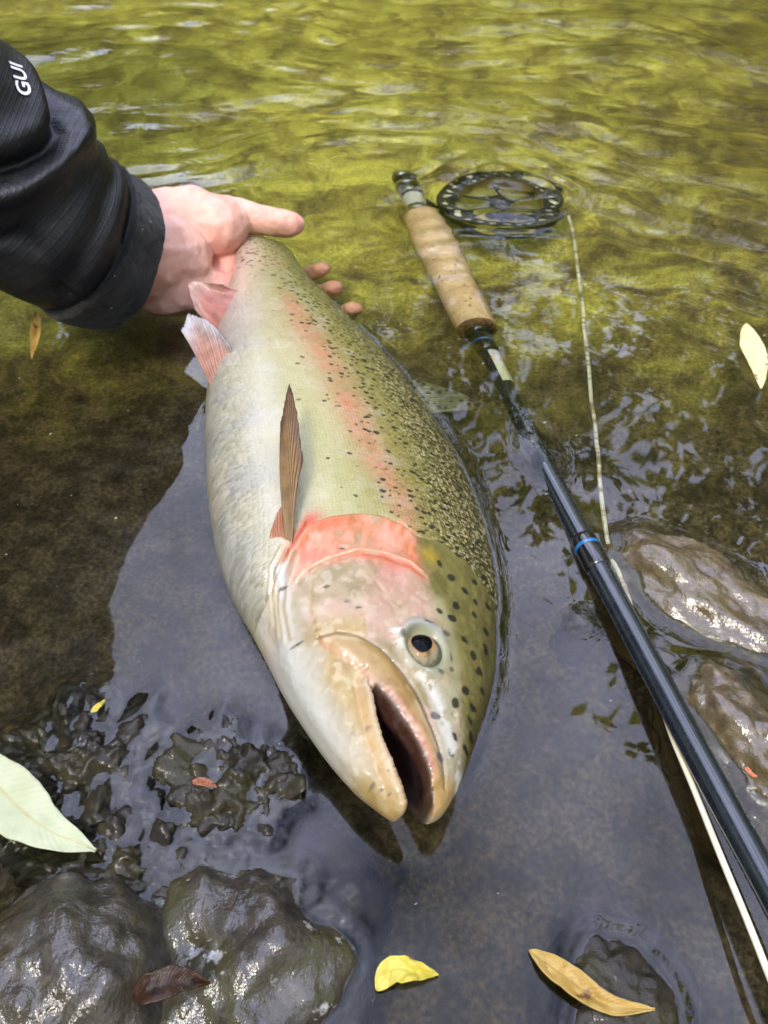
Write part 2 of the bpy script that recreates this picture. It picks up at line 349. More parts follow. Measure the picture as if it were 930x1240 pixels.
def build_fish():
    root = empty('trout', (-.02, .27, -.055))
    tag(root, 'large live spotted trout with pink stripe held by its tail in the shallows', 'trout')
    # --- solid: loft, mouth cut out, then one skin over it
    st = [(-.0034, .30), (-.0026, .62), (-.0013, .86)] + [(u, 1) for u in np.linspace(0, .43, 120)] + [(.4345, .8), (.437, .4)]
    th = np.linspace(0, 2*math.pi, 96, endpoint=False); c, s = np.cos(th), np.sin(th); R = []
    for u, k in st:
        uc = max(u, 0); tp, bt = np.interp(uc, PROF[:, 0], PROF[:, 1]), np.interp(uc, PROF[:, 0], PROF[:, 2]); lt = lateral(uc)
        e = .9
        V = np.where(c > 0, tp, bt)*np.sign(c)*abs(c)**e*k; W = lt*np.sign(s)*abs(s)**e*k
        R.append(np.stack([np.full(96, u), V, W], -1))
    body = link('trout_solid', gridmesh(np.array(R), True, True))
    # mouth wedge and the hollow behind the lips
    poly = [(a/1000, b_/1000) for a, b_ in LIP_UP] + [(a/1000, b_/1000) for a, b_ in LIP_LO[::-1][:-1]]
    n = len(poly); vs = [(a, b_, z) for z in (-.06, .06) for a, b_ in poly]
    fs = [list(range(n))[::-1], [n+k for k in range(n)]] + [[k, (k+1) % n, n+(k+1) % n, n+k] for k in range(n)]
    cut = link('mouth_cut', mesh(vs, fs)); bmx = bmesh.new(); bmx.from_mesh(cut.data); bmesh.ops.recalc_face_normals(bmx, faces=bmx.faces); bmx.to_mesh(cut.data); bmx.free()
    bmx = bmesh.new(); bmesh.ops.create_icosphere(bmx, subdivisions=3, radius=1)
    M = Matrix.Translation((.024, -.0062, 0)) @ Matrix.Rotation(-.42, 4, 'Z') @ Matrix.Diagonal((.0165, .0085, .0105, 1))
    bmesh.ops.transform(bmx, matrix=M, verts=bmx.verts); hm = bpy.data.meshes.new('h'); bmx.to_mesh(hm); bmx.free(); hol = link('hollow', hm)
    for k in (cut, hol):
        m_ = body.modifiers.new('b', 'BOOLEAN'); m_.operation = 'DIFFERENCE'; m_.object = k; m_.solver = 'EXACT'
    m_ = body.modifiers.new('r', 'REMESH'); m_.mode = 'VOXEL'; m_.voxel_size = .00068; m_.use_smooth_shade = True
    m_ = body.modifiers.new('s', 'SMOOTH'); m_.iterations = 20; m_.factor = .5
    me = evaluated(body)
    for k in (body, cut, hol): drop(k)
    X = coords(me); N = normals(me)
    u, v, w = X.T; U, V = u*1000, v*1000; upf = ss(-.002, .004, w)          # upf: flank facing up
    tp, bt = np.interp(u, PROF[:, 0], PROF[:, 1]), np.interp(u, PROF[:, 0], PROF[:, 2]); vn = np.where(v > 0, v/tp, v/bt)
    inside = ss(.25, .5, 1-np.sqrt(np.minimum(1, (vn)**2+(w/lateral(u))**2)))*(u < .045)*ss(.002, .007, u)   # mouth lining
    g = lambda d, s_: np.exp(-(d/s_)**2)
    # --- relief (mm)
    d = np.zeros(len(X))
    n1 = fbm(X*110, 4, 65); n2 = fbm(X*45, 3, 66); n3 = fbm(X*300, 3, 67); n4 = fbm(X*700, 2, 68)
    hb = (np.interp(V, [-60, -55, -51, -46.4, -41, -36.6, -27.7, -16.6, -5, 4.5, 10, 20, 35, 46, 60], [55, 66, 84, 98, 108, 116.7, 120.5, 123, 123.4, 119.5, 114, 115, 109, 97, 80]) - U)   # > 0 on the head
    hd = ss(-.5, 1.0, hb); plate = hd*ss(17, 8, V-.10*(104-U)+2.5*n1)                  # cheek and gill cover
    maxp = MAX_UP + MAX_LO[::-1]; im = inpoly(U, V, maxp); dm, _ = segdist(U, V, MAX_UP); dl, _ = segdist(U, V, maxp+maxp[:1]); imf = np.where(im, ss(-.2, .8, dl), 0)
    d += np.where(im, 1.9*np.sqrt(ss(0, 4.5, dl)), 0) - .9*g(dm, .8)*(~im)
    dli, _ = segdist(U, V, LIP_LO[:-1]); lowside = V < np.interp(U, [-10, 0, 19, 40], [0, -3, -11, -17]); d += 1.1*g(dli, 2.0)*lowside - .6*g(dli-4.6, 1.2)*lowside
    d += 1.7*hd*(1-ss(0, 9, hb))*ss(-52, -44, V)*ss(16, 8, V) - .8*g(hb+1.5, 1.8)*ss(-52, -44, V)*ss(14, 6, V)
    dcr, scr = segdist(U, V, CREASE); d += .3*g(dcr, 1.0) - .45*g(segdist(U+2.0, V, CREASE)[0], 1.1)
    for pts, a, s_ in (([(79.9, -28.5), (83.7, -20.3), (86.6, -11.3), (82.7, -9.3)], -.45, .8), ([(79, -9), (72, -4), (78, 2), (84, 4), (80, 10)], -.2, .8), ([(76, -4), (83, -6), (88, -2)], -.15, .7), ([(60, -34), (75, -37), (92, -36)], -.5, 1.1), ([(90, -32), (97, -22), (99, -8)], .25, 2.)):
        d += a*g(segdist(U, V, pts)[0], s_)
    GILL = [[(105.5, -44.5), (97, -48), (86, -48.4), (70, -45.6)], [(103.3, -42.5), (91.8, -46.1), (80.8, -46.2), (65.5, -43.3)], [(100.9, -40.4), (89.4, -43.8), (78.0, -44.0), (66.5, -42.0)], [(108.1, -46.4), (99.5, -50.1), (89.0, -50.1), (76.1, -47.9)]]
    gl = np.zeros(len(X))
    for pts in GILL: gl = np.maximum(gl, g(segdist(U, V, pts)[0], .55))
    d += .5*gl*(.7+.6*n2) - .4*g(segdist(U, V, GILL[1])[0], 5)
    dma, _ = segdist(U, V, MAND); d += .7*g(dma, 1.8) - .7*g(segdist(U, V+3.4, MAND)[0], 1.5) - .5*g(segdist(U, V-4.0, MAND)[0], 2.2)*(u < .06)
    de = np.hypot((U-EYE_U)/1.12, V-EYE_V); d += 1.3*g(de-10.0, 1.9)*ss(8, -4, V-EYE_V+.5*(U-EYE_U)*0) + .5*g(de-10, 2.2) - 2.0*(1-ss(6.0, 9, de))
    d += -1.1*g(np.hypot(U-32, V-17), 1.1) + .6*g(np.hypot(U-30.2, V-18.4), 1.2)      # nostril
    d += (.13*fbm(X*420, 3, 61)+.05*n4)*hd + .30*fbm(X*90, 2, 62)*hd
    d += .07*fbm(X*600, 2, 63)*g(segdist(U, V, LIP_UP[1:])[0], 2.6)*(u < .034)         # worn ragged lip
    d += .12*fbm(X*30, 2, 69)*(1-hd)
    X2 = X + N*(d*upf/1000)[:, None]
    # --- colour
    C = lambda *a: lin(*a)
    rows = np.array([C(158, 156, 146), C(168, 164, 146), C(166, 160, 116), C(152, 146, 88), C(138, 133, 66), C(112, 108, 48), C(76, 73, 35)])
    kn = [-1, -.74, -.45, -.10, .22, .55, 1.0]
    col = np.stack([np.interp(vn+.05*n2, kn, rows[:, k]) for k in range(3)], -1)
    def lay(a, c_):
        nonlocal col; a = np.clip(a, 0, 1)[:, None]; col = col*(1-a)+np.asarray(c_)*a
    lay((1-hd)*ss(-.2, .6, n2)*.35*(vn < .1), C(182, 176, 138)); lay((1-hd)*ss(0, .6, n1)*.22*(vn < .2), C(196, 190, 176)); lay((1-hd)*g(np.hypot((U-190)/70, (V+22)/16), 1)*.35, C(178, 178, 122))
    lay(ss(.28, .40, u)*ss(-.95, -.3, vn)*.6, C(146, 144, 92))
    lay(ss(.24, .40, u)*ss(-.25, -.8, vn)*.6, C(204, 168, 146))                       # warm tail underside
    lv = np.interp(u, [.1, .14, .16, .20, .25, .29, .33], [.13, .09, -.01, -.07, -.13, -.19, -.24])
    wd_ = np.interp(u, [.12, .2, .3, .33], [.07, .11, .13, .08])
    lay(np.exp(-((vn-lv)/wd_)**2)*ss(.345, .30, u)*(.50+.3*n2+.3*n3)*(1-hd), C(188, 116, 82))
    lay(np.exp(-((vn-lv)/(wd_*2.2))**2)*ss(.34, .27, u)*.28*(1-hd), C(196, 150, 122))
    # cheek and gill cover
    lay(hd, C(152, 134, 100)); lay(plate*ss(-.3, .5, n1)*.65, C(122, 110, 68)); lay(plate*ss(-.2, .6, n2)*.6, C(182, 148, 132)); lay(plate*ss(.0, .5, n3)*.35, C(190, 176, 150))
    redm = plate*ss(90, 101, U+3*n2)*ss(-48, -38, V+2*n1); strk = fbm(np.stack([U*.10+V*.05, V*.42-U*.12, 0*U], -1), 3, 72); lay(redm*(.60+.4*n1+.35*strk), C(196, 96, 46)); lay(redm*ss(.05, .6, strk)*.42, C(216, 158, 130))
    lay(redm*ss(106, 101, U+1.5*n1)*.6*ss(-.3, .3, n1), C(186, 104, 84)); lay(redm*g(np.hypot((U-111)/1.3, V+4+2*n1), 6)*.85, C(204, 150, 130)); lay(redm*g(np.hypot((U-117)/.5, (V+24)/1.3), 7)*.6, C(200, 88, 36))
    lay(plate*g(np.hypot((U-86)/1.1, V+2), 10)*(.6+.4*n1), C(190, 132, 124)); lay((1-hd)*g(hb+3, 4.5)*ss(-50, -44, V)*ss(-26, -36, V)*.9, C(180, 68, 36))
    lay(g(dcr, .5)*.75*upf*ss(-.5, .3, n1), C(210, 188, 146)); lay(g(segdist(U+3.4, V, CREASE)[0], 1.6)*.6*plate*(V > -16), C(186, 88, 52))
    lay(g(hb, .8)*ss(-44, -38, V)*ss(14, 8, V)*.5, C(120, 84, 60))
    bk = np.interp(U, [-10, 8, 15, 29, 42, 56, 74, 85, 97, 113, 130], [15, 18, 19, 20, 20, 20.5, 20, 13.5, 12, 13, 13]); back = hd*ss(-5.5, 5, V-bk+2.5*n1+1.2*n3)
    lay(back*.95, C(104, 98, 50)); lay(back*ss(-.1, .6, n1)*.5, C(78, 74, 36)); lay(back*g(np.hypot(U-105, V-15), 4.5)*.75, C(168, 138, 30)); lay(back*ss(.5, 1, vn)*.6, C(56, 53, 28))
    lay(back*ss(.1, .6, n3)*.3, C(132, 124, 66))
    lay(g(segdist(U, V, [(80, 15), (70, 18), (56, 19), (42, 17), (30, 15)])[0], 3.0)*.5*hd, C(150, 152, 112))
    # lower jaw and throat
    jaw = ss(.076, .060, u)*lowside*ss(-46, -38, V-.0*U)
    lay(jaw*.9, C(150, 126, 64)); lay(jaw*ss(-.1, .6, n1)*.55, C(126, 98, 42)); lay(jaw*ss(.1, .6, n2)*.5, C(168, 148, 96)); lay(jaw*ss(.2, .7, n3)*.3, C(208, 198, 168))
    lay(g(dma, 1.7)*.95*(u < .1)*ss(.004, .032, u)*(.85+.3*n1), C(192, 200, 208)); lay(g(segdist(U, V-3.6, MAND)[0], 1.5)*.5*(u < .085), C(138, 126, 84)); lay(g(segdist(U, V+4.4, MAND)[0], 1.6)*.5*(u < .09), C(160, 148, 112))
    lay(g(dli, 1.5)*jaw*.75, C(188, 166, 138)); lay(g(dli-3.6, 1.4)*jaw*.4, C(190, 150, 110)); lay(jaw*ss(.014, .002, u)*.5, C(150, 128, 76))
    lay(hd*(u < .105)*ss(-.70, -.95, vn+.05*n1)*ss(.0, .03, u)*.8, C(168, 166, 154)); lay(gl*hd*.5, C(190, 176, 140)); lay(g(segdist(U, V-1.3, GILL[1])[0], .8)*.6*hd, C(126, 106, 72))
    lay(g(segdist(U-2, V, GILL[0])[0], 2.2)*.35, C(176, 156, 116))
    # maxilla, upper lip, white worn patch
    front = ss(.034, .020, u)
    lay(imf*.95, C(154, 126, 74)); lay(imf*ss(-.1, .5, n1)*.6, C(122, 92, 40)); lay(imf*g(segdist(U, V, MAX_LO)[0], 1.9)*.85, C(182, 138, 112)); lay(imf*g(dl-2.4, 1.0)*ss(.0, .4, n2+n1)*.5, C(206, 190, 160)); lay(g(dm, .5)*(~im)*.8*upf*(u > .028), C(52, 40, 28))
    dlu, _ = segdist(U, V, LIP_UP[:-1]); upj = (u < .038)*(~lowside)*upf
    lay(upj*g(dlu, 3.0)*.8, C(168, 118, 88)); lay(upj*g(dlu, 2.4)*ss(-.1, .5, n3)*.7, C(138, 66, 48)); lay(upj*g(dlu, 3.0)*ss(.1, .6, -n3)*.6, C(214, 180, 160))
    dwh, _ = segdist(U, V, [(70, -5.5), (58, -4.2), (50, 1.2), (42, 6.0), (34.9, 9.2), (23.0, 12.2), (14.3, 15.8), (9.5, 18)]); lay(g(dwh, 2.5)*ss(-.35, .1, n3+.6*n1+.2)*.95*(u < .064)*upf, C(206, 202, 188))
    lay(hd*ss(.055, .03, u)*ss(5, 9, V)*ss(22, 15, V)*.5, C(158, 158, 132))
    lay((u < .012)*upf*(~lowside)*ss(.013, .005, u)*.8, C(166, 132, 70))
    # orbit: pale skin round the eye with dark blotches
    lay((1-ss(9.0, 13.0, de+.8*n1))*ss(-9, -2, V)*.95*hd, C(138, 138, 106)); lay(g(de-10.0, 1.8)*ss(60, 67, U)*.55*hd, C(156, 162, 164)); lay(g(de-8.8, 1.3)*ss(52, 46, U)*.6*hd, C(160, 168, 146))
    for a_, c_, ru, rv in ((66.0, 17.2, 1.4, 2.0), (55.0, 17.5, 2.6, 1.1), (61.5, -3.0, 2.0, .9), (69.0, 9.0, .9, 2.6), (47.6, 11.5, 1.3, 2.2), (50, 17, 1.2, 1.2)):
        lay(ss(1.25, .65, np.hypot((U-a_)/ru, (V-c_)/rv)+.3*n3)*.75*upf, C(62, 62, 58))
    # --- spots: dark irregular ovals, denser to the back and the tail
    sp = np.zeros(len(X))
    sA = vn*np.where(v > 0, tp, bt)*1000*1.12 + np.where(w < 0, 400, 0)
    for gs, salt, r_lo, r_hi in ((4.3, 3, .85, 1.55), (3.6, 23, .5, .95)):
        gu, gv = np.floor(U/gs).astype(int), np.floor(sA/gs).astype(int)
        for du in (-1, 0, 1):
            for dv in (-1, 0, 1):
                iu, iv = gu+du, gv+dv; h1 = _hash(iu, iv, iu*0, salt); h2 = _hash(iu, iv, iu*0, salt+1); h3 = _hash(iu, iv, iu*0, salt+2); h4 = _hash(iu, iv, iu*0, salt+3)
                cu_, cv_ = (iu+.1+.8*h1)*gs, (iv+.1+.8*h2)*gs
                vnn = np.clip((cv_-np.where(w < 0, 400, 0))/1.12/1000/np.where(v > 0, tp, bt), -1, 1)
                dens = np.interp(vnn+.30*ss(.16, .36, u)+.75*ss(.33, .40, u), [-.36, -.05, .2, .45, 1], [0, .08, .34, .50, .58])
                rad = (r_lo+(r_hi-r_lo)*h4)*(1-.15*ss(.30, .42, u)); sh = np.hypot((U-cu_)*1.35-.35*(sA-cv_)**2/rad*.4, (sA-cv_)*.8) + .3*n4
                sp = np.maximum(sp, (h3 < dens)*ss(rad+.25, rad-.2, sh))
    sp *= (1-hd)
    lay(sp*.95, C(26, 25, 18))
    for k, (a_, c_) in enumerate(HEAD_SPOTS):
        r0 = 1.15 + .6*((k*37) % 10)/10; rot_ = math.radians((k*53) % 180); du_, dv_ = U-a_, V-c_
        ee = np.hypot((du_*math.cos(rot_)+dv_*math.sin(rot_))*.75, -du_*math.sin(rot_)+dv_*math.cos(rot_))
        lay(ss(r0+.4, r0-.25, ee+.35*n3)*.92*upf, C(28, 27, 22) if c_ > 15 else C(84, 78, 86))
    for a_, c_ in ((73, -19), (84, -31), (62, -40), (88, -45), (150, -40), (205, -30), (103, -24)):
        lay(ss(1.0, .4, np.hypot((U-a_), (V-c_)*.5)+.4*n3)*.85*upf, C(48, 40, 28))
    for a_, c_ in ((4, -11.5), (6, -14), (8.5, -10), (2, -9)): lay(ss(.9, .3, np.hypot(U-a_, V-c_)+.3*n3)*.7*upf, C(70, 66, 60))
    lay(g(np.hypot(U-23.5, (V+19)*.5), 1.5)*ss(-.1, .3, n3)*.9*upf, C(70, 46, 20)); lay(g(np.hypot(U-76, (V+24)*.7), 1.6)*ss(.0, .3, n3)*.8*upf, C(84, 66, 44))
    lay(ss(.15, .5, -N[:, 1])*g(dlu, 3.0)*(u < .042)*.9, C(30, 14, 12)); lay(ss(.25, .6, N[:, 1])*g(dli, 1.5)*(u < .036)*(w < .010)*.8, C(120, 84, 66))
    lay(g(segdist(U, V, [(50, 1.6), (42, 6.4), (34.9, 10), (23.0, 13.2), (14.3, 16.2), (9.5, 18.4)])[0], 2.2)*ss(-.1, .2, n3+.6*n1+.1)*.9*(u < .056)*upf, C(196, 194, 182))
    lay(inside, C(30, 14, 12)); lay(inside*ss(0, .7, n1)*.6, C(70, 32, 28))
    # glint: how silvery / scaly (r = scale strength, g = metallic)
    sc_ = (1-hd)*np.interp(vn, [-1, -.6, -.2, .25, .6, 1], [.75, .6, .55, .85, 1, 1])
    gold = sc_*ss(.12, .5, vn)*ss(.40, .30, u)
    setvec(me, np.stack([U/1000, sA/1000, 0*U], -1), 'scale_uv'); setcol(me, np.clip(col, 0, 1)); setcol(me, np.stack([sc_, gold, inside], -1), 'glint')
    Y = fish_pose(X2[:, 0], X2[:, 1], X2[:, 2]); setco(me, Y); me.flip_normals()
    m_, t, b = mat('trout_skin', rough=.38, spec=.45, coat=.3)
    ca = attr(t, 'col').outputs['Color']; ga = nn(t, 'ShaderNodeSeparateColor'); t.links.new(attr(t, 'glint').outputs['Color'], ga.inputs[0])
    mp = nn(t, 'ShaderNodeMapping'); mp.inputs['Scale'].default_value = (1, .8, 1); t.links.new(attr(t, 'scale_uv').outputs['Vector'], mp.inputs[0])
    vo = nn(t, 'ShaderNodeTexVoronoi', feature='F1', _Scale=640, _Randomness=.5); t.links.new(mp.outputs[0], vo.inputs['Vector'])
    sh = ramp(t, vo.outputs['Distance'], [(.0, (1, 1, 1)), (.45, (.75, .75, .75)), (.75, (0, 0, 0))])
    vs_ = nn(t, 'ShaderNodeSeparateColor'); t.links.new(vo.outputs['Color'], vs_.inputs[0])
    goldc = mixc(t, math_(t, 'MULTIPLY', math_(t, 'MULTIPLY', ga.outputs[1], sh), ramp(t, vs_.outputs[0], [(.3, (.1, .1, .1)), (.6, (.95, .95, .95))])), ca, tuple(C(214, 200, 150)))
    darkc = mixc(t, math_(t, 'MULTIPLY', ga.outputs[1], math_(t, 'SUBTRACT', 1.0, sh)), goldc, tuple(C(58, 54, 28)))
    keep = nn(t, 'ShaderNodeSeparateColor'); t.links.new(ca, keep.inputs[0])       # spots stay dark under the scale colour
    sm = nn(t, 'ShaderNodeMapRange'); t.links.new(keep.outputs[0], sm.inputs[0]); sm.inputs[1].default_value = .02; sm.inputs[2].default_value = .06
    t.links.new(mixc(t, sm.outputs[0], ca, darkc), b.inputs['Base Color'])
    mt = math_(t, 'MULTIPLY', math_(t, 'MULTIPLY', ga.outputs[0], sm.outputs[0]), math_(t, 'ADD', .15, math_(t, 'MULTIPLY', vs_.outputs[1], .55))); t.links.new(mt, b.inputs['Metallic'])
    n1_ = bump(t, b, math_(t, 'MULTIPLY', math_(t, 'ADD', sh, math_(t, 'MULTIPLY', vs_.outputs[2], .8)), ga.outputs[0]), .38, .0005)
    bump(t, b, noise(t, objco(t), 1500, 5, .7), .25, .0006, n1_); t.links.new(ramp(t, noise(t, objco(t), 320, 5, .7), [(.35, (.28,)*3), (.65, (.52,)*3)]), b.inputs['Roughness'])
    bo = under(link('body', me, m_), root); CONTACT.append(Y)
    # --- eye
    cu = np.array([EYE_U/1000, EYE_V/1000, 0]); sw = lateral(cu[0])*math.sqrt(1-(EYE_V/47)**2) - .0052
    bmx = bmesh.new(); bmesh.ops.create_uvsphere(bmx, u_segments=72, v_segments=60, radius=.0084); em = bpy.data.meshes.new('e'); bmx.to_mesh(em); bmx.free()
    E_ = coords(em); dr = E_/np.linalg.norm(E_, axis=1, keepdims=True)
    ax = np.array([.02, -.30, .95]); ax /= np.linalg.norm(ax); e1 = np.cross([0, 1, 0], ax); e1 /= np.linalg.norm(e1); e2 = np.cross(ax, e1)
    pu, pv = dr@e1, dr@e2; pr = np.where(dr@ax > 0, np.hypot(pu*.82, pv), 2)
    ec = np.tile(lin(100, 102, 80), (len(E_), 1)); ez = fbm(E_*700, 3, 71)
    def el(a, c_):
        nonlocal ec; a = np.clip(a, 0, 1)[:, None]; ec = ec*(1-a)+np.asarray(c_)*a
    el(ss(.82, .66, pr+.08*ez), lin(140, 136, 116)); el(ss(.15, .6, ez)*.6*(pr > .55), lin(92, 92, 84)); el(np.exp(-((pr-.53+.02*ez)/.05)**2)*np.clip(.8+.5*pv-.3*ez, .3, 1), lin(170, 114, 54)); el(np.exp(-((pr-.66)/.09)**2)*.6, lin(150, 132, 92))
    el(np.exp(-(((pu-.05)/.2)**2+((pv-.72)/.16)**2))*.9, lin(60, 62, 60)); el(np.exp(-(((pu+.55)/.2)**2+((pv-.2)/.12)**2))*.8, lin(52, 40, 28)); el(ss(.50, .46, pr+.015*ez), (.003, .003, .004))
    setcol(em, ec); setco(em, fish_pose(cu[0]+E_[:, 0], cu[1]+E_[:, 1], sw+E_[:, 2])); em.flip_normals()
    m_, t, b = mat('trout_eye', rough=.08, spec=.08, coat=.0); t.links.new(attr(t, 'col').outputs['Color'], b.inputs['Base Color'])
    under(link('eye', em, m_), root)
    # --- fins: thin webs on a fan of rays
    def fin(name, base, tip, matx, nr=26, curl=.002, bulge=0.12, edge=None, thick=.0005):
        """base, tip: polylines (world) of equal sense; rays run from base to tip"""
        B = spline(base, nr*4); T = spline(tip, nr*4); s_ = np.linspace(0, 1, 34)[:, None, None]
        nrm = np.cross(B[-1]-B[0], T[len(T)//2]-B[len(B)//2]); nrm /= np.linalg.norm(nrm)
        G = B[None]*(1-s_)+T[None]*s_; k_ = np.arange(nr*4); rib = np.cos(k_/4*2*math.pi)
        G = G + nrm*(curl*np.sin(s_*3.0)*1.0 + .00028*rib[None, :, None]*(1-.5*s_) + .0006*fbm(G*120, 2, 77)[..., None]*s_)
        fr_ = 1-.022*(abs(np.sin(k_*.9))+.6*vnoise(np.stack([k_*.35, k_*0., k_*0.], -1), 8))
        G = B[None]+(G-B[None])*(1+(fr_[None, :, None]-1)*s_**3)
        me = gridmesh(G); setvec(me, np.stack(np.broadcast_arrays(s_[..., 0], (k_/(nr*4.))[None], 0*s_[..., 0]), -1).reshape(-1, 3), 'fin_uv')
        o = link(name, me, matx); sd = o.modifiers.new('s', 'SOLIDIFY'); sd.thickness = thick; sd.offset = 0
        return under(o, root)
    def finmat(name, base_c, ray_c, tip_c, spots=False, trans=.35, nr=26):
        m_, t, b = mat(name, rough=.3, spec=.5, coat=.4)
        sx = nn(t, 'ShaderNodeSeparateXYZ'); t.links.new(attr(t, 'fin_uv').outputs['Vector'], sx.inputs[0])
        stripe = math_(t, 'ADD', math_(t, 'MULTIPLY', math_(t, 'SINE', math_(t, 'MULTIPLY', sx.outputs[1], nr*2*math.pi)), .5), .5)
        c = mixc(t, stripe, tuple(base_c), tuple(ray_c)); tipf = nn(t, 'ShaderNodeMapRange', interpolation_type='SMOOTHSTEP'); t.links.new(math_(t, 'ADD', sx.outputs[0], math_(t, 'MULTIPLY', noise(t, objco(t), 80), .2)), tipf.inputs[0]); tipf.inputs[1].default_value = .65; tipf.inputs[2].default_value = 1.15
        c = mixc(t, tipf.outputs[0], c, tuple(tip_c)); c = mixc(t, ramp(t, noise(t, objco(t), 160, 5), [(.42, (0, 0, 0)), (.7, (.55, .55, .55))]), c, tuple(np.asarray(base_c)*.5))
        if spots:
            vo = nn(t, 'ShaderNodeTexVoronoi', _Scale=230, _Randomness=.8); t.links.new(objco(t), vo.inputs['Vector'])
            c = mixc(t, ramp(t, vo.outputs['Distance'], [(.28, (.9, .9, .9)), (.42, (0, 0, 0))]), c, (.012, .012, .008))
        t.links.new(c, b.inputs['Base Color']); tr = nn(t, 'ShaderNodeBsdfTranslucent'); t.links.new(c, tr.inputs[0])
        ms = nn(t, 'ShaderNodeMixShader', _Fac=trans); t.links.new(b.outputs[0], ms.inputs[1]); t.links.new(tr.outputs[0], ms.inputs[2]); t.links.new(ms.outputs[0], t.nodes['Material Output'].inputs[0])
        bump(t, b, stripe, .5, .0005); return m_
    tan = finmat('fin_tan', lin(128, 96, 54), lin(170, 138, 88), lin(104, 74, 42), nr=12)
    pink = finmat('fin_pink', lin(184, 122, 98), lin(212, 172, 150), lin(206, 208, 212))
    rose = finmat('fin_rose', lin(190, 122, 108), lin(208, 154, 140), lin(210, 180, 168))
    olive = finmat('fin_olive', lin(104, 100, 58), lin(138, 134, 84), lin(150, 146, 104), True)
    blue = finmat('fin_grey', lin(120, 122, 112), lin(150, 152, 150), lin(140, 146, 170), True)
    q = lambda *a: [PW(*p) for p in a]
    fin('pectoral_fin', q((347, 664, 0.0417), (350, 666, 0.0417), (354, 663, 0.0422)), q((340, 512, 0.0602), (353, 468, 0.0662), (368, 556, 0.0582)), tan, 12, .004)
    fin('pectoral_fin', q((328, 662, 0.0407), (338, 660, 0.0417), (347, 660, 0.0427)), q((330, 640, 0.0442), (336, 622, 0.0462), (345, 608, 0.0472)), finmat('fin_amber', lin(190, 120, 84), lin(206, 150, 110), lin(200, 150, 120)), 10, .001)
    fin('pelvic_fin', q((261, 486, 0.0307), (267, 474, 0.0357), (275, 450, 0.0387)), q((219, 400, 0.0402), (228, 379, 0.0442), (256, 392, 0.0462), (277, 418, 0.0452)), pink, 16, -.004)
    fin('pelvic_fin', q((252, 480, .004), (249, 484, .003), (247, 490, .002)), q((246, 505, -.003), (240, 522, -.005), (236, 520, -.005)), olive, 10, .001)
    fin('anal_fin', q((266, 404, 0.0210), (280, 382, 0.0315), (293, 350, 0.0325)), q((236, 374, 0.0320), (229, 342, 0.0380), (268, 343, 0.0400)), rose, 22, -.003)
    fin('dorsal_fin', q((482, 456, -.004), (500, 478, -.005), (518, 502, -.006)), q((532, 468, -.004), (566, 480, -.006), (578, 497, -.008)), olive, 18, .002)
    fin('adipose_fin', q((370, 362, -.003), (380, 370, -.004), (394, 376, -.005)), q((388, 360, -.004), (410, 366, -.006), (408, 386, -.008)), blue, 8, .001)
    def tailpt(u_, v_, dz): p = fish_pose(np.array([u_]), np.array([v_]), np.array([0.]))[0]; return p + np.array([-.005, -.3*dz, -dz])
    fin('tail_fin', [tailpt(.428, -.019, .002), tailpt(.432, 0, .004), tailpt(.428, .022, .002)], [tailpt(.445, -.048, .060), tailpt(.438, 0, .046), tailpt(.442, .040, .062)], olive, 24, .003)
build_fish()

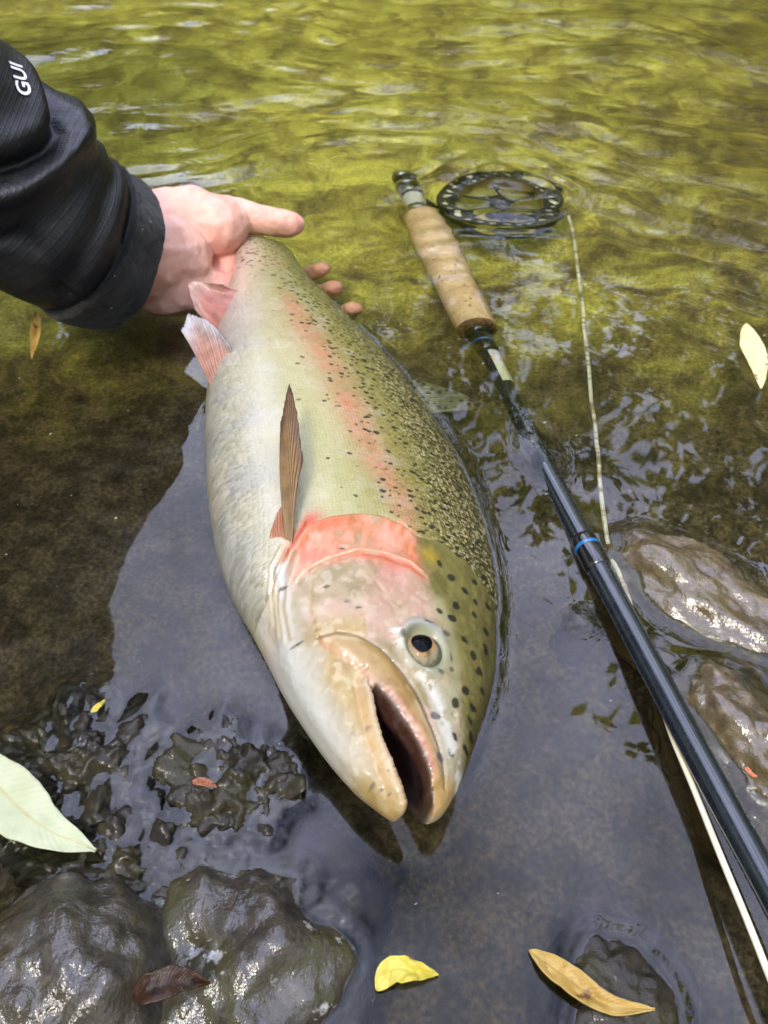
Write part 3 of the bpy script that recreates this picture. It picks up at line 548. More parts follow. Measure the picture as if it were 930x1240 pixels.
# ================================================================== PERSON (one arm in view)
ARM_PATH = np.array([P(132, 306, .042), P(100, 293, .054), P(52, 260, .076), P(-10, 208, .102), (-.265, .388, .172), (-.318, .362, .26), (-.362, .340, .36), (-.395, .32, .48), (-.43, .29, .62)])
ARM_RAD = [.0435, .0455, .050, .0555, .060, .066, .074, .080, .09]
def build_person():
    root = empty('person', (-.36, .36, -.05)); tag(root, 'arm in black rain jacket with bare hand gripping the tail of the fish', 'person')
    # --- hand: tapered limbs fused under one skin
    bm = bmesh.new()
    def limb(*pr):
        for (a, ra), (c, rc) in zip(pr[:-1], pr[1:]):
            a, c = np.asarray(a), np.asarray(c); d = c-a; L = np.linalg.norm(d); n = max(3, int(L/.003))
            for k in range(n+1):
                f = k/n; bmesh.ops.create_icosphere(bm, subdivisions=2, radius=ra+(rc-ra)*f, matrix=Matrix.Translation(tuple(a+d*f)))
    limb((ARM_PATH[2], .024), (ARM_PATH[1], .025), (ARM_PATH[0], .027), (P(180, 316, .026), .028), (P(205, 315, .018), .030))
    limb((P(190, 335, .014), .022), (P(205, 352, .004), .024), (PU(262, 352, -.014), .022))
    limb((P(186, 285, .032), .018), (P(200, 266, .032), .0215), (P(232, 264, .031), .0225), (P(262, 276, .026), .0215), (P(276, 270, .026), .0165))
    limb((P(268, 300, .010), .015), (P(277, 325, .000), .014))
    limb((P(266, 264, .028), .0165), (P(290, 262, .026), .0130), (P(318, 267, .023), .0112), (P(336, 270, .020), .0106), (P(349, 272, .0175), .0098), (P(357, 271, .0165), .0078))
    limb((P(235, 318, .000), .022), (PU(300, 345, -.030), .016), (PU(330, 362, -.042), .013))
    for mcp, pip, dip, tip in (((322, 338, -.040), (360, 336, -.040), (380, 330, -.022), (390, 324, -.0075)),
                               ((326, 356, -.042), (372, 360, -.043), (396, 354, -.024), (404, 348, -.0075)),
                               ((330, 375, -.045), (384, 386, -.046), (416, 382, -.026), (427, 374, -.0065)),
                               ((330, 396, -.046), (380, 404, -.048), (398, 408, -.044), (404, 410, -.038))):
        limb((PU(*mcp), .0115), (PU(*pip), .0100), (PU(*dip), .0090), (PU(*tip), .0074))
    hm = bpy.data.meshes.new('h'); bm.to_mesh(hm); bm.free(); o = link('hand_solid', hm)
    m_ = o.modifiers.new('r', 'REMESH'); m_.mode = 'VOXEL'; m_.voxel_size = .0011; m_ = o.modifiers.new('s', 'SMOOTH'); m_.iterations = 14; m_.factor = .5
    me = evaluated(o); drop(o); X = coords(me); N = normals(me)
    # creases: thenar fold, wrist folds, thumb joint
    d = np.zeros(len(X))
    def crease(pts, a, s_):
        nonlocal d; L = spline(pts, 60); dd = np.min(np.linalg.norm(X[:, None]-L[None], axis=2), axis=1) if len(X) < 60000 else np.full(len(X), 9.)
        d += a*np.exp(-(dd/s_)**2)
    sel = X[:, 2] > -.012; XA = X
    idx = np.where(sel)[0]; X = XA[idx]; d = np.zeros(len(idx))
    for pts, a, s_ in (([P(226, 318, .036), P(250, 322, .030), P(280, 312, .018)], -.0016, .0022), ([P(205, 300, .046), P(232, 330, .026), P(262, 335, .016)], -.0012, .002),
                       ([P(322, 253, .028), P(326, 268, .033), P(324, 284, .024)], -.0005, .0013), ([P(331, 253, .028), P(335, 268, .033), P(333, 284, .024)], -.0004, .001),
                       ([P(205, 240, .05), P(212, 275, .055), P(206, 320, .046)], -.0005, .0016), ([P(214, 340, .025), P(232, 352, .018)], -.0006, .0014)):
        L = spline(pts, 50); dd = np.min(np.linalg.norm(X[:, None]-L[None], axis=2), axis=1); d += a*np.exp(-(dd/s_)**2)
    d += .0004*fbm(X*180, 3, 81) + .0004*fbm(X*45, 2, 82)
    XA[idx] = X + N[idx]*d[:, None]; setco(me, XA); X = XA
    c = np.tile(lin(226, 178, 160), (len(X), 1)); n1 = fbm(X*70, 3, 83); n2 = fbm(X*260, 3, 84)
    def lay(a, k):
        nonlocal c; a = np.clip(a, 0, 1)[:, None]; c = c*(1-a)+np.asarray(k)*a
    lay(ss(-.1, .6, n1)*.22, lin(214, 142, 124)); lay(ss(.0, .6, -n1)*.45, lin(232, 186, 168)); lay(ss(.1, .7, n2)*.14, lin(205, 128, 112))
    tipd = np.min([np.linalg.norm(X-p, axis=1) for p in (P(357, 271, .0165), PU(390, 324, -.0075), PU(404, 348, -.0075), PU(427, 374, -.0065))], axis=0)
    lay(np.exp(-(tipd/.013)**2)*.5, lin(232, 152, 130)); lay(np.exp(-(np.linalg.norm(X-P(285, 318, .01), axis=1)/.016)**2)*.55, lin(206, 112, 92))
    setcol(me, c)
    m_, t, b = mat('skin', rough=.52, spec=.4, coat=.0, Subsurface_Weight=.18, Subsurface_Scale=.006)
    b.inputs['Subsurface Radius'].default_value = (1, .35, .2)
    t.links.new(attr(t, 'col').outputs['Color'], b.inputs['Base Color'])
    vo = nn(t, 'ShaderNodeTexVoronoi', feature='DISTANCE_TO_EDGE', _Scale=900); t.links.new(objco(t), vo.inputs['Vector'])
    k = bump(t, b, vo.outputs['Distance'], .12, .0004); bump(t, b, noise(t, objco(t), 320, 5), .15, .0006, k)
    under(link('hand', me, m_), root)
    # --- sleeve: tube with folds
    n, m = 420, 260
    path = spline(ARM_PATH, n); seg = np.r_[0, np.cumsum(np.linalg.norm(np.diff(path, axis=0), axis=1))]
    k_ = np.linspace(0, 1, len(ARM_PATH)); rad = np.interp(np.linspace(0, 1, n), k_, ARM_RAD)
    tg, a, c_ = frames(path); th = np.arange(m)*2*math.pi/m
    S, TH = np.meshgrid(seg, th, indexing='ij')
    ring = lambda f, sc, s_: fbm(np.stack([np.cos(TH)*sc+S*3, np.sin(TH)*sc, S*f], -1), 3, s_)
    w = .5*ring(9, 1.0, 91)
    far_ = ss(.14, .24, S)
    fold = 1-abs(fbm(np.stack([np.cos(TH)*.9, np.sin(TH)*.9, (S+.018*np.sin(TH+.6)+.03*w)*20], -1), 2, 92))
    D = far_*(.012*(fold**2-.5)) + ss(.01, .05, S)*.0022*w + .0003*ring(60, 5, 94)
    # folds of the forearm, laid along the lines they take on the cloth
    X0 = path[:, None] + rad[:, None, None]*(np.cos(TH)[..., None]*a[:, None] + np.sin(TH)[..., None]*c_[:, None])
    q_ = X0-np.array([0, 0, CAM_H]); dep = q_[..., 1]*CP_-q_[..., 2]*SP_; px_ = 465+FPX*q_[..., 0]/dep; py_ = 620-FPX*(q_[..., 1]*SP_+q_[..., 2]*CP_)/dep
    fc = (np.sum((X0-path[:, None])*(np.array([0, 0, CAM_H])-X0), -1) > 0) & (S < .25) & (dep > .05)
    def on(x, y):
        k = np.argmin((px_-x)**2+(py_-y)**2+np.where(fc, 0, 1e9)); return seg[k // m], th[k % m]
    t_ref = on(90, 250)[1]; wrap = lambda x: (x-t_ref+math.pi) % (2*math.pi)-math.pi
    SS, TT = S*1000, wrap(TH)*46
    for line, amp, wid in (([(66, 128), (72, 150), (60, 178), (30, 198), (-5, 208)], -10.0, 5.5), ([(52, 120), (54, 148), (40, 168), (12, 182), (-10, 188)], 5.0, 8.0), ([(106, 132), (98, 170), (66, 205), (20, 228), (-10, 236)], 8.0, 8.0),
                           ([(124, 165), (116, 205), (80, 250), (30, 285), (-10, 295)], -3.6, 6.0), ([(146, 190), (140, 240), (118, 300), (90, 345)], 4.0, 6.0), ([(134, 190), (127, 240), (104, 300), (76, 350)], -3.6, 4.5), ([(160, 215), (158, 265), (140, 320), (118, 365)], -2.6, 4.0),
                           ([(120, 210), (96, 265), (60, 310), (10, 335)], 3.4, 7.0), ([(82, 140), (88, 160), (80, 180)], -1.8, 2.6), ([(92, 136), (99, 158)], -1.5, 2.2), ([(74, 140), (78, 158), (70, 172)], -1.4, 2.2), ([(40, 300), (20, 330), (-10, 345)], -2.2, 6.0), ([(150, 300), (128, 350), (108, 375)], 1.6, 4.0)):
        pts = [(s0*1000, wrap(t0)*46) for s0, t0 in (on(*p_) for p_ in line)]; ex_ = np.array(pts[0])-np.array(pts[1]); pts = [tuple(np.array(pts[0])+ex_/np.linalg.norm(ex_)*38)]+pts if line[0][1] < 220 and abs(amp) > 1.9 else pts; dd, _ = segdist(SS, TT, pts)
        D = D + amp/1000*np.exp(-(dd/wid)**2)
    R_ = rad[:, None] + D
    flat = 1
    X = path[:, None] + (R_*flat)[..., None]*(np.cos(TH)[..., None]*a[:, None] + np.sin(TH)[..., None]*c_[:, None])
    me = gridmesh(X, True); setvec(me, np.stack([S, TH*.055, 0*S], -1).reshape(-1, 3), 'cloth_uv')
    m_, t, b = mat('rain_jacket', (.0065, .0068, .008), rough=.42, spec=.5, coat=.0)
    sx = nn(t, 'ShaderNodeSeparateXYZ'); t.links.new(attr(t, 'cloth_uv').outputs['Vector'], sx.inputs[0])
    def lines(o_, f, w_): return ramp(t, math_(t, 'ABSOLUTE', math_(t, 'SUBTRACT', math_(t, 'FRACT', math_(t, 'MULTIPLY', o_, f)), .5)), [(.5-w_, (0, 0, 0)), (.5-w_*.3, (1, 1, 1))])
    gl_ = mixc(t, 1, lines(sx.outputs[0], 430, .16), lines(sx.outputs[1], 430, .16), 'LIGHTEN')
    t.links.new(mixc(t, gl_, (.0060, .0066, .009), (.0022, .0023, .003)), b.inputs['Base Color'])
    t.links.new(ramp(t, noise(t, objco(t), 60, 5), [(.35, (.40,)*3), (.65, (.58,)*3)]), b.inputs['Roughness'])
    k1 = bump(t, b, gl_, .3, .0004); bump(t, b, noise(t, objco(t), 55, 4, .5, .4), .3, .004, k1)
    sl = under(link('jacket_sleeve', me, m_), root)
    sd = sl.modifiers.new('s', 'SOLIDIFY'); sd.thickness = .0012; sd.offset = 1
    # --- unseen wader leg and jacket body beyond the arm, added to darken the reflection
    def loft(name, pts, rads, matx, amp, sd_):
        pa = spline(pts, 90); rr = np.interp(np.linspace(0, 1, 90), np.linspace(0, 1, len(rads)), rads); t2, a2, b2 = frames(pa); h_ = np.arange(96)*2*math.pi/96
        Y = pa[:, None]+rr[:, None, None]*(np.cos(h_)[None, :, None]*a2[:, None]+np.sin(h_)[None, :, None]*b2[:, None])
        Y = Y + (amp*fbm(Y*14, 3, sd_))[..., None]*(np.cos(h_)[None, :, None]*a2[:, None]+np.sin(h_)[None, :, None]*b2[:, None])
        return under(link(name, gridmesh(Y, True, True), matx), root)
    wad, t, b = mat('waders', (.03, .03, .025), rough=.6); bump(t, b, noise(t, objco(t), 40, 5), .4, .006)
    loft('unseen_wader_leg', [(-.47, .72, -.12), (-.475, .715, .02), (-.50, .71, .14), (-.60, .74, .20), (-.70, .78, .22)], [.085, .095, .10, .11, .12], wad, .012, 97)
    loft('unseen_jacket_body', [(-.64, .82, .08), (-.61, .76, .25), (-.58, .65, .44), (-.53, .48, .60), (-.49, .37, .70)], [.16, .185, .19, .16, .08], m_, .02, 98)
    # --- cuff: fuzzy band with a rolled hem
    prof = [(-.004, -.004), (-.0065, -.001), (-.0055, .0022), (-.001, .0034), (.004, .0032), (.010, .0036), (.016, .0032), (.020, .0034), (.0235, .0018), (.0245, -.002)]
    pr = spline([(p_[0], p_[1], 0) for p_ in prof], 60)
    rows = []
    for s_, r_, _ in pr:
        i = np.interp(max(s_, 0), seg, np.arange(n)); i0 = int(min(n-2, i)); f = i-i0
        cc = path[i0]*(1-f)+path[i0+1]*f + tg[0]*min(0, s_); rr = rad[i0]*(1-f)+rad[i0+1]*f
        wob = .0012*np.sin(3*th+1)+.0008*np.sin(7*th); fl = 1+0*th
        rows.append(cc + ((rr+r_+wob)*fl)[:, None]*(np.cos(th)[:, None]*a[i0]+np.sin(th)[:, None]*c_[i0]))
    Xc = np.array(rows); Xc = Xc + (.0003*fbm(Xc*900, 2, 95) + .0006*fbm(Xc*160, 2, 96))[..., None]*(np.cos(th)[None, :, None]*a[0]+np.sin(th)[None, :, None]*c_[0])
    m_, t, b = mat('cuff_fuzz', (.006, .006, .007), rough=.85, spec=.2, Sheen_Weight=.25)
    sp = ramp(t, noise(t, objco(t), 420, 2, .5), [(.735, (.006, .006, .007)), (.76, (.45, .45, .47))]); t.links.new(sp, b.inputs['Base Color'])
    bump(t, b, noise(t, objco(t), 1600, 4, .7), .8, .001)
    under(link('cuff', gridmesh(Xc, True), m_), root)
    # --- lettering printed along the sleeve
    cu = bpy.data.curves.new('t', 'FONT'); cu.body = 'GUI'; cu.size = .0145; cu.offset = .00035; cu.resolution_u = 4; cu.space_character = 1.02
    o = bpy.data.objects.new('t', cu); COL.objects.link(o); me = evaluated(o); bpy.data.objects.remove(o); bpy.data.curves.remove(cu)
    bm = bmesh.new(); bm.from_mesh(me); bmesh.ops.triangulate(bm, faces=bm.faces); bmesh.ops.subdivide_edges(bm, edges=[e for e in bm.edges if e.calc_length() > .0015], cuts=2); bmesh.ops.triangulate(bm, faces=bm.faces); bm.to_mesh(me); bm.free()
    T = coords(me); q_ = X-np.array([0, 0, CAM_H]); dep = q_[..., 1]*CP_-q_[..., 2]*SP_; px_ = 465+FPX*q_[..., 0]/dep; py_ = 620-FPX*(q_[..., 1]*SP_+q_[..., 2]*CP_)/dep
    A_, B_, C_ = (np.array([s0, wrap(t0)*.047]) for s0, t0 in (on(38, 118), on(24, 80), on(20, 118)))
    e1 = (B_-A_); wid = np.linalg.norm(e1); e1 /= wid; e2 = np.array([-e1[1], e1[0]]); e2 = e2 if e2@(C_-A_) > 0 else -e2
    k_ = wid/T[:, 0].max(); st_ = A_ + T[:, :1]*k_*e1 + T[:, 1:2]*k_*e2; s_ = st_[:, 0]; t_ = (st_[:, 1]/.047 + t_ref) % (2*math.pi)
    fi = np.interp(s_, seg, np.arange(n)); i0 = np.clip(fi.astype(int), 0, n-2); f = (fi-i0)[:, None]; fj = t_/(2*math.pi)*m; j0 = fj.astype(int) % m; g_ = (fj-np.floor(fj))[:, None]; j1 = (j0+1) % m
    Q = (X[i0, j0]*(1-f)+X[i0+1, j0]*f)*(1-g_) + (X[i0, j1]*(1-f)+X[i0+1, j1]*f)*g_
    ax_ = path[i0]*(1-f)+path[i0+1]*f; ou = Q-ax_; ou -= tg[i0]*np.sum(ou*tg[i0], axis=1)[:, None]; ou /= np.linalg.norm(ou, axis=1)[:, None]
    setco(me, Q+ou*.0008)
    m_, t, b = mat('white_print', (.72, .73, .76), rough=.5); lo = link('lettering', me, m_, smooth=False); lo.parent = sl; lo.matrix_parent_inverse = sl.matrix_parent_inverse.copy()
    lo.matrix_parent_inverse = Matrix.Identity(4); lo.matrix_basis = Matrix.Identity(4)
    return X
SLEEVE = build_person()

# ================================================================== FLY ROD, REEL AND LINE
def rod_at(y): return np.stack([.0625-.172*(y-.425), y, -.0155-.088*(y-.425)], -1)
ROD_DIR = np.array([.172, -1, .088]); ROD_DIR /= np.linalg.norm(ROD_DIR)     # towards the tip
def build_tackle():
    root = empty('fly_rod', rod_at(np.array(.42))); tag(root, 'dark blue fly rod with cork grip lying half in the water beside the fish', 'fly rod')
    def lathe(name, y0, y1, prof, matx, m=40, wob=0, par=root):
        """prof: (fraction along, radius)"""
        pr = np.asarray(prof); f = pr[:, 0]; path = rod_at(y0+(y1-y0)*f); t_ = ROD_DIR; a = np.cross(t_, [0, 0, 1]); a /= np.linalg.norm(a); b_ = np.cross(a, t_)
        th = np.arange(m)*2*math.pi/m
        X = path[:, None]+pr[:, 1][:, None, None]*(np.cos(th)[None, :, None]*a+np.sin(th)[None, :, None]*b_)
        if wob: X = X + (wob*fbm(X*160, 3, 101))[..., None]*(np.cos(th)[None, :, None]*a+np.sin(th)[None, :, None]*b_)
        o = link(name, gridmesh(X, True, True), matx)
        if par is root: under(o, root)
        else: o.parent = par
        return o
    blank, t, b = mat('blank', (.008, .012, .018), rough=.22, spec=.5, coat=.9)
    t.links.new(ramp(t, noise(t, objco(t), 180, 5), [(.3, (.006, .009, .013)), (.7, (.013, .019, .027))]), b.inputs['Base Color'])
    t.links.new(ramp(t, noise(t, objco(t), 500, 4), [(.4, (.16,)*3), (.7, (.36,)*3)]), b.inputs['Roughness'])
    lathe('blank', .440, -.55, [(k/60, .0060-.0009*min(1, k/22)) for k in range(61)], blank)
    black, _, _ = mat('thread_black', (.006, .006, .008), rough=.2, spec=.5, coat=1)
    bluem, _, _ = mat('thread_blue', (.01, .12, .30), rough=.25, coat=1)
    rnd = lambda r, k=.0006: [(0, r-k*1.5), (.06, r-k*.4), (.14, r), (.86, r), (.94, r-k*.4), (1, r-k*1.5)]
    lathe('winding_check', .4255, .4185, rnd(.0100, .0012), black)
    lathe('thread_wrap', .4190, .3990, rnd(.0075), black)
    lathe('thread_wrap', .4105, .4085, rnd(.0078, .0002), bluem)
    lathe('thread_wrap', .2330, .2120, rnd(.0063), black)
    lathe('thread_wrap', .2270, .2250, rnd(.00655, .0001), bluem)
    lathe('thread_wrap', .3120, .3020, rnd(.0066), black)
    # cork grip
    cork, t, b = mat('cork', rough=.7, spec=.25); co = objco(t)
    base = ramp(t, noise(t, co, 90, 6, .6), [(.3, tuple(lin(208, 170, 120))), (.6, tuple(lin(230, 198, 150))), (.8, tuple(lin(238, 210, 168)))])
    pits = ramp(t, noise(t, co, 330, 3, .5, .8), [(.66, (0, 0, 0)), (.71, (1, 1, 1))])
    t.links.new(mixc(t, pits, base, tuple(lin(92, 58, 32))), b.inputs['Base Color']); bump(t, b, math_(t, 'SUBTRACT', 1., pits), .6, .0008)
    y0, y1 = .606, .4285; nr = 13
    gp = root
    shape = lambda f: np.interp(f, [0, .08, .3, .55, .8, .95, 1], [.0146, .0155, .0160, .0154, .0146, .0143, .0132])
    ci = None
    for k in range(nr):                                           # the grip is a stack of cork rings
        f0, f1 = k/nr, (k+1)/nr; rr = [(0, shape(f0)-.00025), (.05, shape(f0)-.00005)]+[(q_, shape(f0+(f1-f0)*q_)) for q_ in (.12, .35, .65, .88)]+[(.95, shape(f1)-.00005), (1, shape(f1)-.00025)]
        o = lathe('cork_ring', y0+(y1-y0)*f0, y0+(y1-y0)*f1, rr, cork, 40, .00015)
    dark, t, b = mat('cork_composite', rough=.7, spec=.2); t.links.new(ramp(t, noise(t, objco(t), 420, 4), [(.4, tuple(lin(70, 46, 28))), (.55, tuple(lin(134, 98, 62))), (.7, tuple(lin(60, 38, 24)))]), b.inputs['Base Color'])
    lathe('cork_trim', .4290, .4225, [(0, .0128), (.1, .0134), (.8, .0131), (1, .0115)], dark)
    # maker's sticker round the blank
    stk, t, b = mat('sticker', rough=.35, coat=.4); sx = nn(t, 'ShaderNodeSeparateXYZ'); t.links.new(geoco(t), sx.inputs[0])
    c = ramp(t, math_(t, 'MULTIPLY', math_(t, 'SUBTRACT', .3965, sx.outputs[1]), 1/.034), [(.0, (.62, .62, .58)), (.44, (.66, .66, .62)), (.46, (.60, .62, .36)), (1, (.58, .60, .36))])
    mk = ramp(t, noise(t, geoco(t), 420, 1, .5), [(.57, (0, 0, 0)), (.60, (1, 1, 1))]); mk = mixc(t, 1, mk, ramp(t, math_(t, 'MULTIPLY', math_(t, 'SUBTRACT', .3965, sx.outputs[1]), 1/.034), [(.08, (0, 0, 0)), (.1, (1, 1, 1)), (.36, (1, 1, 1)), (.4, (0, 0, 0))]), 'MULTIPLY')
    t.links.new(mixc(t, mk, c, (.70, .32, .05)), b.inputs['Base Color'])
    th = np.linspace(1.35, 3.0, 18); a = np.cross(ROD_DIR, [0, 0, 1]); a /= np.linalg.norm(a); b_ = np.cross(a, ROD_DIR); pa = rod_at(np.linspace(.3965, .3625, 12))
    X = pa[:, None]+.00625*(np.cos(th)[None, :, None]*a+np.sin(th)[None, :, None]*b_); X = X[:, ::-1]
    under(link('label_sticker', gridmesh(X), stk), root)
    # reel seat and butt cap
    alu, t, b = mat('brushed_metal', (.55, .56, .58), rough=.28, metal=1); dkm, _, _ = mat('dark_metal', (.025, .027, .03), rough=.3, metal=.6, coat=.3)
    lathe('reel_seat', .690, .6055, [(0, .0085), (.01, .0098), (.3, .0098), (.31, .0090), (.9, .0090), (.92, .0108), (1, .0108)], dkm)
    for ya, yb in ((.688, .680), (.668, .664), (.655, .649), (.618, .611)): lathe('seat_ring', ya, yb, rnd(.0112, .0008), alu)
    lathe('seat_insert', .646, .622, rnd(.0094, .0004), mat('pale_insert', tuple(lin(206, 204, 190)), rough=.3)[0])
    # reel: frame, spool with drilled rim, wound line, hub, handle
    C = PU(606, 241, -.034); RR = .052; rm = np.eye(3)
    reel = empty('reel', C); under(reel, root)
    def rl(name, X, matx, closed=True, caps=False):
        o = link(name, gridmesh(X + C, closed, caps), matx); o.parent = reel
        o.matrix_parent_inverse = Matrix.Translation(tuple(C)).inverted(); return o
    M_ = 72; ph = np.arange(M_)*2*math.pi/M_
    def rev(prof): pr = np.asarray(prof); return np.stack([pr[:, 0][:, None]*np.cos(ph), pr[:, 0][:, None]*np.sin(ph), np.repeat(pr[:, 1][:, None], M_, 1)], -1)
    rl('reel_frame', rev([(RR-.004, -.026), (RR, -.025), (RR+.001, -.020), (RR, -.016), (RR-.003, -.015), (RR-.005, -.020), (RR-.004, -.026)]), dkm)
    # drilled rim plate
    nh = 26; V = []; Fc = []
    r0, r1 = RR-.0145, RR-.0008
    for h in range(nh):
        a0, a1 = h*2*math.pi/nh, (h+1)*2*math.pi/nh; am = (a0+a1)/2; rmid = (r0+r1)/2+.001; hr = .0036
        outer = [(r0, a0), (r0, am), (r0, a1), (rmid, a1), (r1, a1), (r1, am), (r1, a0), (rmid, a0)]
        o_ = [np.array([r*math.cos(x), r*math.sin(x)]) for r, x in outer]; cc = np.array([rmid*math.cos(am), rmid*math.sin(am)])
        i_ = [cc+hr*(p_-cc)/np.linalg.norm(p_-cc)*np.array([1, 1]) for p_ in o_]
        n0 = len(V)
        for z_, ring in ((0, o_), (0, i_), (-.0022, i_)): V += [(p_[0]+C[0], p_[1]+C[1], C[2]+z_) for p_ in ring]
        for k in range(8):
            k2 = (k+1) % 8; Fc.append((n0+k, n0+k2, n0+8+k2, n0+8+k)); Fc.append((n0+8+k, n0+8+k2, n0+16+k2, n0+16+k))
    o = link('spool_rim', mesh(V, Fc), dkm, smooth=False); o.parent = reel; o.matrix_parent_inverse = Matrix.Translation(tuple(C)).inverted()
    rl('rim_edge', rev([(RR-.0008, .0), (RR+.0008, -.0005), (RR+.0012, -.004), (RR+.0002, -.008)]), dkm)
    wound, t, b = mat('wound_line', rough=.5); t.links.new(ramp(t, noise(t, objco(t), 200, 3), [(.4, tuple(lin(200, 192, 160))), (.6, tuple(lin(236, 232, 212)))]), b.inputs['Base Color'])
    wv = [(RR-.004-.0006*(k % 2), -.0035-.0008*k) for k in range(14)]
    rl('wound_line', rev([(.0385, -.0032)]+[(r, -.0032) for r in (.042, .045, RR-.005)]+wv), wound)  # cream line under the rim, so the drilled holes read as bright highlights
    rl('arbor_wall', rev([(RR-.0145, .0), (RR-.0155, -.002), (RR-.0175, -.014), (RR-.0185, -.0165)]), mat('tan_anodised', tuple(lin(150, 130, 88)), rough=.35, metal=.5)[0])
    hub = rev([(.0005, -.004), (.0075, -.004), (.0085, -.005), (.0085, -.016), (.0125, -.0165)]); rl('hub', hub, dkm)
    for k in range(6):
        x = k*math.pi/3+.3; p0 = np.array([.0075*math.cos(x), .0075*math.sin(x), -.010]); p1 = np.array([(RR-.0165)*math.cos(x+.25), (RR-.0165)*math.sin(x+.25), -.012])
        o = link('spoke', tube(np.linspace(p0, p1, 6)+C, .0022, 10), dkm); o.parent = reel; o.matrix_parent_inverse = Matrix.Translation(tuple(C)).inverted()
    hx = 2.3; hp = C+np.array([(RR-.008)*math.cos(hx), (RR-.008)*math.sin(hx), 0])
    o = link('handle', tube([hp+[0, 0, z_] for z_ in (0, .002, .004, .008, .011, .012)], [.003, .0034, .003, .0038, .0034, .001], 16), dkm); o.parent = reel; o.matrix_parent_inverse = Matrix.Translation(tuple(C)).inverted()
    ft = rod_at(np.array(.634)); fp = np.linspace(C+np.array([-RR, 0, -.02]), ft+np.array([.010, 0, 0]), 8); o = link('reel_foot', tube(fp, .0035, 12), dkm); o.parent = reel; o.matrix_parent_inverse = Matrix.Translation(tuple(C)).inverted()
    # --- fly line
    pts = [PU(688, 262, -.006), PU(695, 285, -.004), PU(700, 330, -.003), PU(707, 390, -.003), PU(713, 450, -.0025), PU(719, 510, -.002), PU(724, 560, -.002), PU(730, 620, -.003), PU(740, 672, -.004), PU(757, 712, -.004), P(780, 790, .0005), P(798, 845, .0025), P(815, 895, .004), P(838, 950, .006), P(870, 1030, .009), P(905, 1115, .011), P(935, 1190, .012), P(985, 1310, .012)]
    pth = spline(pts, 500); L_ = np.r_[0, np.cumsum(np.linalg.norm(np.diff(pth, axis=0), axis=1))]
    pth = pth + .0006*np.stack([fbm(np.stack([L_*30, 0*L_, 0*L_], -1), 2, 111), 0*L_, .8*fbm(np.stack([L_*40, 0*L_+4, 0*L_], -1), 2, 112)], -1)*ss(.75, .5, L_/L_[-1])[:, None]
    me = tube(pth, .00115, 12); setvec(me, np.repeat(np.stack([L_, 0*L_, 0*L_], -1), 12, axis=0), 'along')
    m_, t, b = mat('fly_line', rough=.4, spec=.4); al = attr(t, 'along').outputs['Vector']
    wear = ramp(t, noise(t, al, 46, 4, .75), [(.48, (0, 0, 0)), (.56, (.8, .8, .8))])
    lx = nn(t, 'ShaderNodeSeparateXYZ'); t.links.new(al, lx.inputs[0]); wf = nn(t, 'ShaderNodeMapRange'); t.links.new(lx.outputs[0], wf.inputs[0])
    wf.inputs[1].default_value = L_[-1]*.66; wf.inputs[2].default_value = L_[-1]*.70; wf.inputs[3].default_value = 1; wf.inputs[4].default_value = .1; wear = math_(t, 'MULTIPLY', wear, wf.outputs[0])
    t.links.new(mixc(t, wear, tuple(lin(226, 220, 192)), tuple(lin(120, 88, 36))), b.inputs['Base Color'])
    tag(link('fly_line', me, m_), 'thin cream fly line running from the reel under the rod', 'fly line')
    # the surface bulges up the blank where it leaves the water and over the cork and reel
    e = rod_at(np.array(.292))
    def dents(x, y):
        al_ = (x-e[0])*ROD_DIR[0]+(y-e[1])*ROD_DIR[1]; ac = (x-e[0])*(-ROD_DIR[1])+(y-e[1])*ROD_DIR[0]
        z = .0030*np.exp(-(ac/.0085)**2)*np.exp(-((al_+.006)/.020)**2)
        al2 = (x-.045)*ROD_DIR[0]+(y-.527)*ROD_DIR[1]; ac2 = (x-.045)*(-ROD_DIR[1])+(y-.527)*ROD_DIR[0]
        z = z + .0016*np.exp(-(ac2/.016)**2)*np.exp(-(al2/.035)**2)*(1+.6*np.sin(al2*260))
        r = np.hypot((x-C[0]), (y-C[1]+.01)); z = z + .0020*(.5+.9*fbm(np.stack([x*30, y*30, 0*x], -1), 2, 121))*np.exp(-((r-.045)/.030)**2)*np.sin(r*230+1.5*np.sin(3*np.arctan2(y-C[1], x-C[0])))
        return z
    WATER_DENTS.append(dents)
build_tackle()

# ================================================================== ROCKS
def rock_mat(name, a, b_, c, moss, wet=.9, bs=.6, patch=None):
    m_, t, b = mat(name, rough=.5, spec=.5, coat=wet); co = objco(t); b.inputs['Coat Roughness'].default_value = .17; b.inputs['Coat IOR'].default_value = 1.7; b.inputs['Specular IOR Level'].default_value = .25
    base = ramp(t, noise(t, co, 55, 8, .68), [(.30, a), (.5, b_), (.68, c)])
    sp = ramp(t, noise(t, co, 260, 5, .7), [(.35, (.45,)*3), (.65, (1.25,)*3)]); base = mixc(t, .8, base, sp, 'MULTIPLY')
    ge = nn(t, 'ShaderNodeSeparateXYZ'); t.links.new(geoco(t), ge.inputs[0])
    mo = ramp(t, noise(t, co, 38, 6, .7, .5), [(.46, (0, 0, 0)), (.58, (1, 1, 1))])
    base = mixc(t, math_(t, 'MULTIPLY', mo, .85), base, moss)
    if patch: base = mixc(t, ramp(t, noise(t, co, 75, 5, .6), [(.62, (0, 0, 0)), (.66, (.9, .9, .9))]), base, patch)
    t.links.new(base, b.inputs['Base Color'])
    t.links.new(ramp(t, noise(t, co, 200, 4), [(.35, (.45,)*3), (.7, (.75,)*3)]), b.inputs['Roughness'])
    k = bump(t, b, noise(t, co, 190, 4, .6), bs, .0017 if wet > .5 else .0008); t.links.new(k, b.inputs['Coat Normal']); bump(t, b, noise(t, co, 700, 6, .75), .6, .0012, k); return m_
